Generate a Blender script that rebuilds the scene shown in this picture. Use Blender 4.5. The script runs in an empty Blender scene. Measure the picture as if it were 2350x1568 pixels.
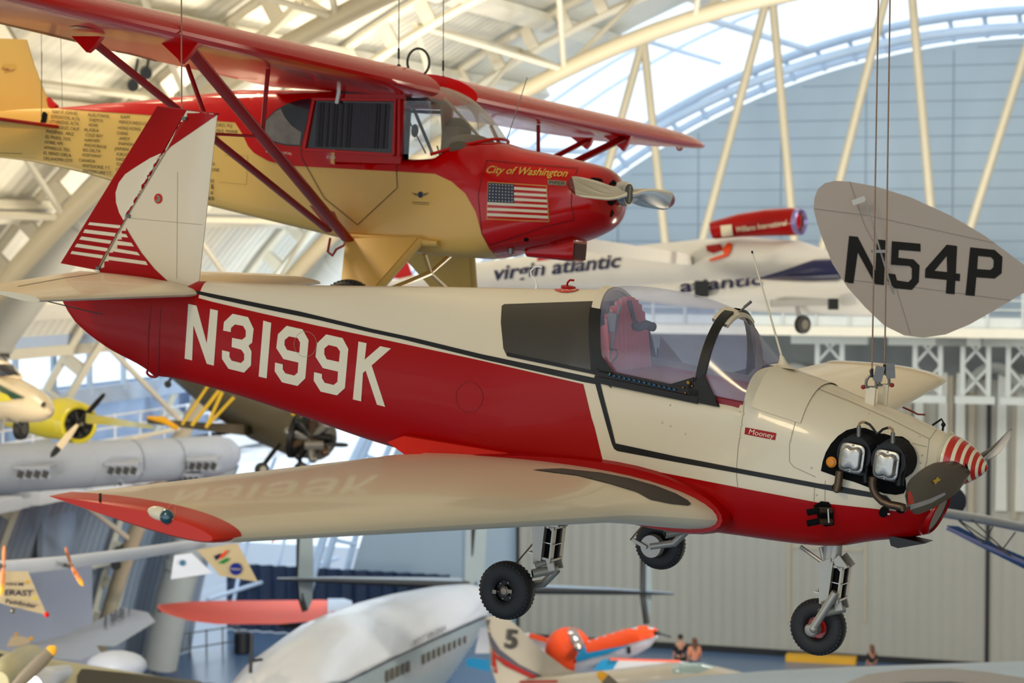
import bpy, bmesh, math, random
from math import sin, cos, pi, sqrt, radians, tan, atan2
from mathutils import Vector, Matrix
from mathutils.bvhtree import BVHTree
from mathutils.geometry import tessellate_polygon
random.seed(7); pi_v = pi
SC = bpy.context.scene
COL = SC.collection

# ------------------------------------------------------------------ camera, sky, lamps, exposure
F = 5100.0
CAMH = 15.0
PITCH = radians(2.515)
cam = bpy.data.objects.new('camera', bpy.data.cameras.new('camera'))
COL.objects.link(cam)
cam.location = (0, 0, CAMH)
cam.rotation_euler = (radians(90) - PITCH, 0, 0)
cam.data.sensor_width = 36
cam.data.lens = F / 2350 * 36
cam.data.clip_end = 500
cam.data.dof.use_dof = True
cam.data.dof.focus_distance = 11.7
cam.data.dof.aperture_fstop = 3.3
SC.camera = cam

world = bpy.data.worlds.new('sky'); SC.world = world
world.use_nodes = True
bg = world.node_tree.nodes['Background']
bg.inputs[0].default_value = (0.80, 0.91, 1.0, 1)
bg.inputs[1].default_value = 1.5

SC.view_settings.view_transform = 'Standard'
SC.view_settings.look = 'None'
SC.view_settings.gamma = 1
SC.view_settings.use_curve_mapping = False
SC.view_settings.exposure = 0.0

HY = radians(20)                       # the hall's long axis is turned 20 degrees to the right of the view
HT = Vector((cos(HY), -sin(HY), 0))    # across the hall
HN = Vector((sin(HY), cos(HY), 0))     # along the hall
def hall(u, v, z): return HT * u + HN * v + Vector((0, 0, z))

def area_lamp(name, p, target, size, power, color):
    l = bpy.data.lights.new(name, 'AREA'); l.shape = 'DISK'; l.size = size; l.energy = power; l.color = color
    o = bpy.data.objects.new(name, l); COL.objects.link(o)
    o.location = p
    o.rotation_euler = (Vector(target) - Vector(p)).to_track_quat('-Z', 'Y').to_euler()
    return o
WARM = (1.0, 0.80, 0.50); SOFT = (1.0, .93, .82)
for u_, v_, z_, tu, tv, tz, sz, pw in ((-8, -4, 22.5, -3, 12, 14, 2.5, 560), (-14, 16, 23, -8, 20, 8, 2.5, 750), (4, 12, 23, -2, 24, 10, 2.5, 560),
        (-26, 36, 19, -24, 44, 6, 3, 200), (0, 40, 22, -8, 55, 8, 3, 800), (-14, 52, 22, -14, 62, 4, 3, 450)):
    area_lamp('hall_lamp', hall(u_, v_, z_), hall(tu, tv, tz), sz, pw, WARM if v_ < 20 else SOFT)
for u_, v_, z_, tu, tv, tz, sz, pw in ((-22, 18, 9, -26, 34, 26, 4, 3800), (8, 40, 3, -13, 52, 27, 5, 5000), (-22, 50, 13, -26, 55, 23, 4, 1500)):
    area_lamp('roof_fill', hall(u_, v_, z_), hall(tu, tv, tz), sz, pw, (1, .88, .68))  # unseen fill lamps, added to brighten the roof
area_lamp('wall_fill', hall(-8, 48, 16), hall(-10, 79, 13), 5, 3300, (.86, .94, 1))  # added cool fill without a fixture, brightens the end wall
area_lamp('wall_fill', hall(-26, 60, 10), hall(-28, 79, 6), 4, 1200, (.62, .82, 1))  # second added fill, for the left end of the wall

CAMROT = Matrix.Rotation(-PITCH, 3, 'X')
CAMPOS = Vector((0, 0, CAMH))
def pdir(px, py): return CAMROT @ Vector(((px - 1175) / F, 1, (784 - py) / F))
def P(px, py, d): return CAMPOS + pdir(px, py) * d          # the point d metres into the hall on that sight line
def on_wall(px, py, v):                                      # the point on the cross plane v metres down the hall
    d = pdir(px, py); k = v / (HN.dot(d)); return CAMPOS + d * k
def on_floor(px, py, z=0):
    d = pdir(px, py); k = (z - CAMH) / d.z; return CAMPOS + d * k

# ------------------------------------------------------------------ materials
MATS = {}
def srgb(c):
    return tuple(((x / 255) / 12.92 if x / 255 <= .04045 else ((x / 255 + .055) / 1.055) ** 2.4) for x in c) + (1,)
def mat(name, col, rough=.5, metal=0, coat=0, noise=.06, scale=3.0, bump=0, bscale=60, emit=0, spec=.5, trans=0, ior=1.45):
    if name in MATS: return MATS[name]
    m = bpy.data.materials.new(name); m.use_nodes = True
    nt = m.node_tree; b = nt.nodes['Principled BSDF']
    c = srgb(col) if max(col) > 1 else tuple(col) + (1,)
    b.inputs['Roughness'].default_value = rough
    b.inputs['Metallic'].default_value = metal
    b.inputs['Coat Weight'].default_value = coat
    b.inputs['Coat Roughness'].default_value = .06
    b.inputs['Specular IOR Level'].default_value = spec
    tc = nt.nodes.new('ShaderNodeTexCoord')
    n = nt.nodes.new('ShaderNodeTexNoise'); n.inputs['Scale'].default_value = scale; n.inputs['Detail'].default_value = 4
    nt.links.new(tc.outputs['Object'], n.inputs['Vector'])
    mx = nt.nodes.new('ShaderNodeMix'); mx.data_type = 'RGBA'
    mx.inputs['A'].default_value = tuple(min(1, v * (1 + noise)) for v in c[:3]) + (1,)
    mx.inputs['B'].default_value = tuple(v * (1 - noise) for v in c[:3]) + (1,)
    nt.links.new(n.outputs['Fac'], mx.inputs['Factor'])
    nt.links.new(mx.outputs['Result'], b.inputs['Base Color'])
    if bump:
        n2 = nt.nodes.new('ShaderNodeTexNoise'); n2.inputs['Scale'].default_value = bscale
        nt.links.new(tc.outputs['Object'], n2.inputs['Vector'])
        bp = nt.nodes.new('ShaderNodeBump'); bp.inputs['Strength'].default_value = bump; bp.inputs['Distance'].default_value = .01
        nt.links.new(n2.outputs['Fac'], bp.inputs['Height']); nt.links.new(bp.outputs['Normal'], b.inputs['Normal'])
    if emit:
        b.inputs['Emission Color'].default_value = c; b.inputs['Emission Strength'].default_value = emit
    MATS[name] = m
    return m
def glass(name, tint=(.92, .95, 1), refl=.08, rough=.02, haze=0, hazecol=(.8, .8, .85), rmax=.75):
    if name in MATS: return MATS[name]
    m = bpy.data.materials.new(name); m.use_nodes = True; nt = m.node_tree; nt.nodes.clear()
    out = nt.nodes.new('ShaderNodeOutputMaterial'); tr = nt.nodes.new('ShaderNodeBsdfTransparent')
    gl = nt.nodes.new('ShaderNodeBsdfGlossy'); gl.inputs['Roughness'].default_value = rough
    tr.inputs[0].default_value = tuple(tint) + (1,)
    lw = nt.nodes.new('ShaderNodeLayerWeight'); lw.inputs['Blend'].default_value = .25
    mr = nt.nodes.new('ShaderNodeMapRange'); mr.inputs['To Min'].default_value = refl; mr.inputs['To Max'].default_value = rmax
    nt.links.new(lw.outputs['Facing'], mr.inputs['Value'])
    mx = nt.nodes.new('ShaderNodeMixShader'); nt.links.new(mr.outputs[0], mx.inputs[0])
    nt.links.new(tr.outputs[0], mx.inputs[1]); nt.links.new(gl.outputs[0], mx.inputs[2])
    last = mx
    if haze:
        df = nt.nodes.new('ShaderNodeBsdfDiffuse'); df.inputs[0].default_value = tuple(hazecol) + (1,)
        m2 = nt.nodes.new('ShaderNodeMixShader')
        tc = nt.nodes.new('ShaderNodeTexCoord'); n = nt.nodes.new('ShaderNodeTexNoise'); n.inputs['Scale'].default_value = 6
        nt.links.new(tc.outputs['Object'], n.inputs['Vector'])
        mm = nt.nodes.new('ShaderNodeMath'); mm.operation = 'MULTIPLY'; mm.inputs[1].default_value = haze * 2
        nt.links.new(n.outputs['Fac'], mm.inputs[0]); nt.links.new(mm.outputs[0], m2.inputs[0])
        nt.links.new(mx.outputs[0], m2.inputs[1]); nt.links.new(df.outputs[0], m2.inputs[2]); last = m2
    nt.links.new(last.outputs[0], out.inputs[0])
    MATS[name] = m
    return m
def ribbed(name, col, axis, pitch, depth=.3, rough=.5, band=None):
    """sheet siding: a sine rib bump along an object axis"""
    if name in MATS: return MATS[name]
    m = mat(name, col, rough, noise=.04, scale=.4); nt = m.node_tree; b = nt.nodes['Principled BSDF']
    tc = nt.nodes.new('ShaderNodeTexCoord'); w = nt.nodes.new('ShaderNodeTexWave')
    w.wave_type = 'BANDS'; w.bands_direction = axis; w.inputs['Scale'].default_value = (2 * pi / pitch) / 20; w.wave_profile = 'SIN'
    nt.links.new(tc.outputs['UV'] if band == 'UV' else tc.outputs['Object'], w.inputs['Vector'])
    bp = nt.nodes.new('ShaderNodeBump'); bp.inputs['Strength'].default_value = depth; bp.inputs['Distance'].default_value = .05
    nt.links.new(w.outputs['Fac'], bp.inputs['Height']); nt.links.new(bp.outputs['Normal'], b.inputs['Normal'])
    return m

# ------------------------------------------------------------------ mesh builder
class MB:
    def __init__(s, mat0=None): s.V = []; s.F = []; s.I = []; s.mats = []; s.cur = 0; s.sm = []; s.smooth = True; s.uv = {}; \
        s.use(mat0) if mat0 else None
    def use(s, m):
        if m not in s.mats: s.mats.append(m)
        s.cur = s.mats.index(m); return s
    def add(s, vs, fs):
        o = len(s.V); s.V += [Vector(v) for v in vs]
        for f in fs: s.F.append(tuple(i + o for i in f)); s.I.append(s.cur); s.sm.append(s.smooth)
        return s
    def box(s, c, d, R=None, taper=1):
        x, y, z = d[0] / 2, d[1] / 2, d[2] / 2; vs = []
        for k in (-1, 1):
            for a, b in ((-1, -1), (1, -1), (1, 1), (-1, 1)):
                t = taper if k > 0 else 1
                v = Vector((a * x * t, b * y * t, k * z)); vs.append((R @ v if R else v) + Vector(c))
        return s.add(vs, [(3, 2, 1, 0), (4, 5, 6, 7), (0, 1, 5, 4), (1, 2, 6, 5), (2, 3, 7, 6), (3, 0, 4, 7)])
    def bar(s, a, b, w, h, up=(0, 0, 1)):
        a = Vector(a); b = Vector(b); d = (b - a); L = d.length; d.normalize(); u = Vector(up)
        r = d.cross(u)
        if r.length < 1e-4: r = d.cross(Vector((0, 1, 0)))
        r.normalize(); u = r.cross(d)
        M = Matrix((r, d, u)).transposed()
        return s.box((a + b) / 2, (w, L, h), M)
    def loft(s, rings, close=True, cap=True):
        n = len(rings[0]); vs = [p for r in rings for p in r]; fs = []
        for i in range(len(rings) - 1):
            for j in range(n if close else n - 1):
                k = (j + 1) % n
                fs.append((i * n + j, i * n + k, (i + 1) * n + k, (i + 1) * n + j))
        if cap and close:
            fs.append(tuple(range(n - 1, -1, -1))); fs.append(tuple((len(rings) - 1) * n + j for j in range(n)))
        return s.add(vs, fs)
    def tube(s, pts, r, n=10, cap=True, closed=False, flat=None):
        pts = [Vector(p) for p in pts]; rs = r if isinstance(r, (list, tuple)) else [r] * len(pts)
        rings = []; prev = None
        for i, p in enumerate(pts):
            if closed: d = pts[(i + 1) % len(pts)] - pts[i - 1]
            else: d = (pts[min(i + 1, len(pts) - 1)] - pts[max(i - 1, 0)])
            d.normalize()
            if prev is None:
                a = d.cross(Vector((0, 0, 1)))
                if a.length < 1e-3: a = d.cross(Vector((0, 1, 0)))
            else: a = prev - d * prev.dot(d)
            a.normalize(); prev = a; b = d.cross(a)
            fl = flat or (1, 1)
            rings.append([p + (a * cos(t) * fl[0] + b * sin(t) * fl[1]) * rs[i] for t in [2 * pi * k / n for k in range(n)]])
        if closed: rings.append(rings[0]); cap = False
        return s.loft(rings, True, cap)
    def lathe(s, o, ax, prof, n=24, cap=True):
        o = Vector(o); ax = Vector(ax).normalized(); a = ax.cross(Vector((0, 0, 1)))
        if a.length < 1e-3: a = ax.cross(Vector((0, 1, 0)))
        a.normalize(); b = ax.cross(a)
        return s.loft([[o + ax * h + (a * cos(t) + b * sin(t)) * max(r, 1e-4) for t in [2 * pi * k / n for k in range(n)]] for r, h in prof], True, cap)
    def prism(s, poly, fn, t0, t1):
        """poly: 2D list; fn(u,v,t) -> point"""
        n = len(poly); tri = tessellate_polygon([[Vector((a, b, 0)) for a, b in poly]])
        vs = [fn(a, b, t0) for a, b in poly] + [fn(a, b, t1) for a, b in poly]
        fs = [tuple(reversed(t)) for t in tri] + [tuple(i + n for i in t) for t in tri]
        fs += [(i, (i + 1) % n, (i + 1) % n + n, i + n) for i in range(n)]
        o = s.smooth; s.smooth = False; s.add(vs, fs); s.smooth = o; return s
    def ell(s, c, r, R=None, nu=16, nv=10):
        c = Vector(c); r = r if isinstance(r, (tuple, list)) else (r, r, r)
        rings = []
        for i in range(nv + 1):
            t = pi * i / nv; ring = []
            for k in range(nu):
                p = 2 * pi * k / nu
                v = Vector((r[0] * max(sin(t), 1e-3) * cos(p), r[1] * max(sin(t), 1e-3) * sin(p), -r[2] * cos(t)))
                ring.append(c + (R @ v if R else v))
            rings.append(ring)
        return s.loft(rings, True, True)
    def bvh(s): return BVHTree.FromPolygons(s.V, [f for f in s.F], all_triangles=False)
    def build(s, name, parent=None, sharp=35, M=None, fix=True):
        me = bpy.data.meshes.new(name)
        me.from_pydata([tuple(v) for v in s.V], [], s.F)
        for m in s.mats: me.materials.append(m)
        me.polygons.foreach_set('material_index', s.I)
        me.polygons.foreach_set('use_smooth', [True] * len(s.F))
        if fix:
            bm = bmesh.new(); bm.from_mesh(me)
            bmesh.ops.remove_doubles(bm, verts=bm.verts, dist=1e-6)
            bmesh.ops.recalc_face_normals(bm, faces=bm.faces)
            bm.to_mesh(me); bm.free()
        me.update()
        me.set_sharp_from_angle(angle=radians(sharp))
        o = bpy.data.objects.new(name, me); COL.objects.link(o)
        if parent is not None: o.parent = parent
        if M is not None: o.matrix_world = M
        return o

def tag(o, label=None, cat=None, group=None, kind=None):
    if label: o['label'] = label
    if cat: o['category'] = cat
    if group: o['group'] = group
    if kind: o['kind'] = kind
    return o
def thing(name, M, label, cat, group=None):
    o = bpy.data.objects.new(name, None); COL.objects.link(o)
    o.matrix_world = M if isinstance(M, Matrix) else Matrix.Translation(M)
    o.empty_display_size = .2
    return tag(o, label, cat, group)
def copy_tree(o, parent=None):
    c = o.copy(); COL.objects.link(c)
    if parent is not None: c.parent = parent
    for ch in list(o.children): copy_tree(ch, c)
    return c

def grid_poly(loops, step):
    """2D polygon with holes -> finely cut triangles"""
    L = [[Vector((a, b, 0)) for a, b in l] for l in loops]; flat = [p for l in L for p in l]
    tri = tessellate_polygon(L)
    bm = bmesh.new(); vs = [bm.verts.new(p) for p in flat]
    for t in tri:
        try: bm.faces.new([vs[i] for i in t])
        except ValueError: pass
    return cut_bm(bm, step)
def cut_bm(bm, step):
    xs = [v.co.x for v in bm.verts]; ys = [v.co.y for v in bm.verts]
    for ax, lo, hi in ((0, min(xs), max(xs)), (1, min(ys), max(ys))):
        k = math.floor(lo / step) + 1
        while k * step < hi:
            no = (1, 0, 0) if ax == 0 else (0, 1, 0); co = (k * step, 0, 0) if ax == 0 else (0, k * step, 0)
            bmesh.ops.bisect_plane(bm, geom=bm.verts[:] + bm.edges[:] + bm.faces[:], plane_co=co, plane_no=no, dist=1e-7); k += 1
    bm.verts.index_update()
    r = [tuple(v.co[:2]) for v in bm.verts], [tuple(v.index for v in f.verts) for f in bm.faces]
    bm.free(); return r
def text_geo(body, shear=0, offset=0, spacing=1, align='LEFT', res=3):
    """glyphs as 2D mesh, cap height about 0.73"""
    c = bpy.data.curves.new('lettering', 'FONT'); c.body = body; c.shear = shear; c.offset = offset
    c.space_character = spacing; c.align_x = align; c.resolution_u = res
    o = bpy.data.objects.new('lettering', c); COL.objects.link(o)
    dg = bpy.context.evaluated_depsgraph_get()
    me = bpy.data.meshes.new_from_object(o.evaluated_get(dg))
    bpy.data.objects.remove(o); bpy.data.curves.remove(c)
    bm = bmesh.new(); bm.from_mesh(me); bpy.data.meshes.remove(me)
    return bm
class Craft:
    """a local frame (x forward, y to port, z up) set in the hall"""
    def __init__(s, ypr, t):
        yw, p, r = [radians(a) for a in ypr]
        R = Matrix.Rotation(yw, 3, 'Z') @ Matrix.Rotation(p, 3, 'Y') @ Matrix.Rotation(r, 3, 'X')
        s.M = Matrix.Translation(CAMPOS) @ CAMROT.to_4x4() @ Matrix.Translation(t) @ R.to_4x4()
        s.I = s.M.inverted(); s.o = s.I @ CAMPOS
    def d(s, px, py): return (s.I.to_3x3() @ pdir(px, py))
    def on(s, ax, c, px, py):
        d = s.d(px, py); k = (c - s.o[ax]) / d[ax]; return s.o + d * k
    def cast(s, bvh, px, py):
        h = bvh.ray_cast(s.o, s.d(px, py).normalized()); return h[0], h[1]
def paint(cr, mb, bvh, geo, m, off=.003, mirror=False, M2=None, uvfn=None, jump=.3):
    """paint a 2D patch (in sight-line coordinates) onto the surface it falls on"""
    pts, fs = geo; mb.use(m); res = []; bad = set()
    for i, (a, b) in enumerate(pts):
        if uvfn: a, b = uvfn(a, b)
        h, n = cr.cast(bvh, a, b)
        if h is None: bad.add(i); res.append(Vector()); continue
        if n.dot(cr.d(a, b)) > 0: n = -n
        res.append(h + n * off)
    fs = [f for f in fs if not any(i in bad for i in f) and max((res[i] - res[f[0]]).length for i in f) < jump]
    used = sorted({i for f in fs for i in f}); mp = {i: k for k, i in enumerate(used)}
    vs = [res[i] for i in used]; fs = [tuple(mp[i] for i in f) for f in fs]
    if fs:
        mb.add(vs, fs)
        if mirror: mb.add([Vector((v.x, -v.y, v.z)) for v in vs], [tuple(reversed(f)) for f in fs if all(vs[i].y < .03 for i in f)])
def paint_poly(cr, mb, bvh, loops, m, step=14, **k):
    if not isinstance(loops[0][0], (list, tuple)): loops = [loops]
    paint(cr, mb, bvh, grid_poly(loops, step), m, **k)
def paint_text(cr, mb, bvh, body, o, right, up, m, step=.25, shear=0, offset=0, spacing=1, **k):
    """o: origin; right: vector of one em to the right; up: one em up (sight-line coordinates)"""
    bm = text_geo(body, shear, offset, spacing); g = cut_bm(bm, step)
    paint(cr, mb, bvh, g, m, uvfn=lambda a, b: (o[0] + a * right[0] + b * up[0], o[1] + a * right[1] + b * up[1]), **k)
def line_poly(pts, w):
    """a polyline fattened to width w"""
    L = []; R = []
    for i, p in enumerate(pts):
        a = Vector(pts[max(i - 1, 0)]); b = Vector(pts[min(i + 1, len(pts) - 1)]); d = (b - a).normalized(); n = Vector((-d.y, d.x)) * w / 2
        L.append((p[0] + n.x, p[1] + n.y)); R.append((p[0] - n.x, p[1] - n.y))
    return L + R[::-1]
def paint_line(cr, mb, bvh, pts, w, m, step=14, **k):
    for i in range(len(pts) - 1): paint_poly(cr, mb, bvh, line_poly([pts[i], pts[i + 1]], w), m, step, **k)
def interp(tab, x):
    if x <= tab[0][0]: return tab[0][1]
    for i in range(len(tab) - 1):
        a, b = tab[i], tab[i + 1]
        if x <= b[0]: return a[1] + (b[1] - a[1]) * (x - a[0]) / (b[0] - a[0])
    return tab[-1][1]
def spl(tab, x):
    """smooth monotone-ish Catmull interpolation of a sorted table"""
    if x <= tab[0][0]: return tab[0][1]
    if x >= tab[-1][0]: return tab[-1][1]
    for i in range(len(tab) - 1):
        if x <= tab[i + 1][0]: break
    x0, y0 = tab[i]; x1, y1 = tab[i + 1]; h = x1 - x0
    sl = lambda k: (tab[k + 1][1] - tab[k][1]) / (tab[k + 1][0] - tab[k][0])
    def der(k):
        if k == 0: return sl(0)
        if k == len(tab) - 1: return sl(k - 1)
        a, b = sl(k - 1), sl(k)
        return 0 if a * b <= 0 else 2 * a * b / (a + b)
    t = (x - x0) / h
    return (2 * t**3 - 3 * t**2 + 1) * y0 + (t**3 - 2 * t**2 + t) * h * der(i) + (-2 * t**3 + 3 * t**2) * y1 + (t**3 - t**2) * h * der(i + 1)
def sup(x, w, top, bot, zc, nu=2.4, nl=2.4, n=56, yo=0):
    """superellipse section in the plane x"""
    r = []
    for k in range(n):
        a = 2 * pi * k / n; c, s_ = cos(a), sin(a); e = nu if s_ >= 0 else nl
        y = w * math.copysign(abs(c) ** (2 / e), c); z = zc + (top - zc if s_ >= 0 else zc - bot) * math.copysign(abs(s_) ** (2 / e), s_)
        r.append(Vector((x, y + yo, z)))
    return r
def airfoil(n=14, th=.12, camber=.02):
    up = []; lo = []
    for i in range(n + 1):
        b = pi * i / n; x = (1 - cos(b)) / 2
        yt = 5 * th * (.2969 * sqrt(x) - .126 * x - .3516 * x * x + .2843 * x**3 - .1036 * x**4)
        p = .4; yc = camber / p**2 * (2 * p * x - x * x) if x < p else camber / (1 - p)**2 * (1 - 2 * p + 2 * p * x - x * x)
        up.append((x, yc + yt)); lo.append((x, yc - yt))
    return up[::-1] + lo[1:-1]       # TE -> LE over the top, back under
def wing_rings(secs, n=14):
    """secs: (y, x_le, z_le, chord, thick, camber, twist_deg)"""
    R = []
    for y, x, z, c, t, cm, tw in secs:
        a = radians(tw)
        R.append([Vector((x - c * (px * cos(a) + pz * sin(a)), y, z + c * (pz * cos(a) - px * sin(a)))) for px, pz in airfoil(n, t, cm)])
    return R
# ================================================================== the hall
HM = Matrix(((HT.x, HN.x, 0, 0), (HT.y, HN.y, 0, 0), (0, 0, 1, 0), (0, 0, 0, 1)))
AC = (-9.4, -4.9)                                   # centre of the vault, across the hall
def arc(r, a): return (AC[0] + r * sin(a), AC[1] + r * cos(a))
def on_cyl(px, py, R=30):
    q = pdir(px, py); a = (HT.dot(q), q.z); o = (-AC[0], CAMH - AC[1])
    A_ = a[0]**2 + a[1]**2; B_ = 2 * (o[0] * a[0] + o[1] * a[1]); C_ = o[0]**2 + o[1]**2 - R * R
    k = (-B_ + sqrt(B_ * B_ - 4 * A_ * C_)) / (2 * A_); return CAMPOS + q * k
def angz(r, z): return -math.acos((z - AC[1]) / r)   # left-hand angle at height z
STEELW = mat('cream_steel', (206, 198, 178), .5, noise=.05)
BEIGE = mat('beige_tube', (180, 168, 142), .5, noise=.05)
ROOFM = ribbed('roof_sheet', (226, 222, 208), 'Y', .42, .55, .5)
SIDING = mat('blue_grey_siding', (150, 164, 174), .6, noise=.05, scale=.5)
DOORM = ribbed('hangar_door_sheet', (150, 146, 134), 'X', .42, .5, .55)
BLUEW = mat('blue_white_trim', (176, 196, 220), .5)
FLOORM = mat('polished_concrete', (84, 106, 134), .24, noise=.12, scale=.25)  # reflected blue daylight is tinted into the base colour
VW = 79.4
# floor
m = MB(FLOORM); m.add([(-70, -20, 0), (40, -20, 0), (40, 100, 0), (-70, 100, 0)], [(0, 1, 2, 3)]); tag(m.build('floor', None, M=HM, fix=False), kind='structure')
# roof vault: opaque sheet up to v = 72.5
m = MB(ROOFM); R0 = 30; a0 = angz(R0, 12.2); A1 = radians(80); NA = 44; vs_ = [-16 + 2.5 * i for i in range(36)] 
vs_ = [v for v in vs_ if v < 72.5] + [72.5]
rings = []
for v in vs_:
    rings.append([Vector((*[arc(R0, a0 + (A1 - a0) * k / NA)[0]], v, arc(R0, a0 + (A1 - a0) * k / NA)[1])) for k in range(NA + 1)])
m.loft(rings, close=False, cap=False)
m.loft([[p + Vector((0, 0, .25)) for p in r] for r in rings], close=False, cap=False)
tag(m.build('ceiling', None, M=HM), kind='structure')
# lower side wall: sheet from 8.6 down, bending out
m = MB(ribbed('shaded_side_sheet', (150, 158, 168), 'Y', .42, .9, .55)); a1 = angz(R0, 8.4); rings = []  # darker than the roof sheet: cool shade put into the colour
for v in vs_: rings.append([Vector((arc(R0, a)[0], v, arc(R0, a)[1])) for a in [a1 + (angz(R0, 0.01) - a1) * k / 8 for k in range(9)]])
m.loft(rings, close=False, cap=False); tag(m.build('wall_left', None, M=HM), kind='structure')
# clerestory band and gallery on the left
GAL = mat('gallery_blue_white', (168, 184, 208), .55); GLAZ = glass('glazing', (.97, .99, 1), .01, .05, rmax=.12)
m = MB(GAL); uL = arc(R0, angz(R0, 12.2))[0]
m.box((uL - .1, 28, 12.35), (.5, 88, .5)); m.box((uL - .6, 28, 10.45), (.3, 88, .5)); m.box((uL - 1.6, 36, 9.4), (.2, 34, 2)); m.box((uL - 1.6, 69.5, 9.4), (.2, 6, 2))
m.box((uL - 1.0, 46, 8.6), (3.0, 52, .35)); m.box((uL - 2.4, 46, 9.6), (.1, 52, 2.0)); m.use(STEELW).box((uL + .05, 46, 11.95), (.3, 52, .3))
for k in range(26): m.use(BLUEW).box((uL - .5, 24 + 2 * k, 11.3), (.12, .16, 1.6))
tag(m.build('trim_1', None, M=HM), kind='structure')
m = MB(GLAZ); m.add([(uL - .55, 21, 10.7), (uL - .55, 72, 10.7), (uL - .55, 72, 12.1), (uL - .55, 21, 12.1)], [(0, 1, 2, 3)])
tag(m.build('window_1', None, M=HM, fix=False), kind='structure')
m = MB(mat('side_wall_blue_grey', (150, 160, 176), .6)); m.box((uL - 3.2, 60.5, 5), (.2, 2, 10)); m.box((uL - 2.6, 71, 11.4), (.2, 3, 2)); tag(m.build('trim_2', None, M=HM), kind='structure')  # plain blue-grey wall pieces
# gallery railing and sloping braces
m = MB(mat('white_rail', (225, 228, 235), .5))
for z in (9.2, 9.55, 9.9): m.tube([(uL + .35, 22, z), (uL + .35, 72, z)], .035, 6)
for k in range(34): m.tube([(uL + .35, 22 + 1.5 * k, 8.7), (uL + .35, 22 + 1.5 * k, 9.95)], .04, 6)
m.box((uL + .2, 47, 8.55), (.8, 50, .45)); m.box((uL + .5, 47, 7.9), (.6, 50, .25))
for k in range(9): m.box((uL + .5, 48 + 2.8 * k, 8.0), (1.2, 1.9, .35))
tag(m.build('trim_3', None, M=HM), kind='structure')
# end wall with arched head
m = MB(SIDING); ZS = 11.8
rw = 27.1; top = [arc(rw, a) for a in [angz(rw, .01) + (radians(60) - angz(rw, .01)) * k / 60 for k in range(61)]]
up = [p for p in top]; poly = [(top[0][0], 0.0)] + up + [(top[-1][0], 0)]
m.prism(poly, lambda a, b, t: Vector((a, t, b)), VW, VW + .3)
m.use(mat('siding_joint', (120, 134, 146), .7))
for k in range(20):
    z = 12 + .62 * k; hw = sqrt(max(0, 26.9 ** 2 - (z - AC[1]) ** 2)); 
    if hw > 1: m.box((AC[0] , VW - .005, z), (2 * hw, .012, .035))
for k in range(16):
    u = -34 + 3.1 * k; h = AC[1] + sqrt(max(0, 26.9 ** 2 - (u - AC[0]) ** 2)); 
    if h > 9: m.box((u, VW - .006, (h + 0) / 2), (.05, .012, h))
tag(m.build('wall_back', None, M=HM), kind='structure')
# curved white edge truss chord over the wall head
m = MB(BLUEW)
for r, w in ((27.35, .13), (28.0, .16)):
    m.tube([Vector((*[arc(r, a)[0]], VW - .6 if r > 27.5 else VW, arc(r, a)[1])) for a in [angz(r, 1) + (radians(58) - angz(r, 1)) * k / 70 for k in range(71)]], w, 8)
for k in range(46):
    a = angz(27.4, 1) + k * .043; p = arc(27.2, a); q = arc(28.0, a); m.tube([(p[0], VW, p[1]), (q[0], VW - .6, q[1])], .09, 6)
tag(m.build('trim_4', None, M=HM), kind='structure')
# glazed last bay of the vault
m = MB(GLAZ)
rings = [[Vector((arc(R0, a)[0], v, arc(R0, a)[1])) for a in [angz(R0, .01) + (A1 - angz(R0, .01)) * k / 60 for k in range(61)]] for v in (72.5, 84)]
m.loft(rings, close=False, cap=False); tag(m.build('window_2', None, M=HM), kind='structure')
m = MB(mat('pale_blue_bar', (200, 215, 235), .5))  # pale blue glazing bars
for v in (75.2, 78.6): m.tube([Vector((arc(R0 - .1, a)[0], v, arc(R0 - .1, a)[1])) for a in [angz(R0, 1) + (A1 - angz(R0, 1)) * k / 60 for k in range(61)]], .07, 6)
for k in range(8):
    a = angz(R0, 2) + k * radians(17.2); p = arc(R0 - .3, a); m.tube([(p[0], 72.5, p[1]), (p[0], 84, p[1])], .08, 6)
    q = arc(R0 - .5, a + radians(4.3)); r = arc(28.0, a + radians(8.6)); m.tube([(q[0], 73, q[1]), (r[0], VW - .6, r[1])], .12, 6); 
tag(m.build('trim_5', None, M=HM), kind='structure')
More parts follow.
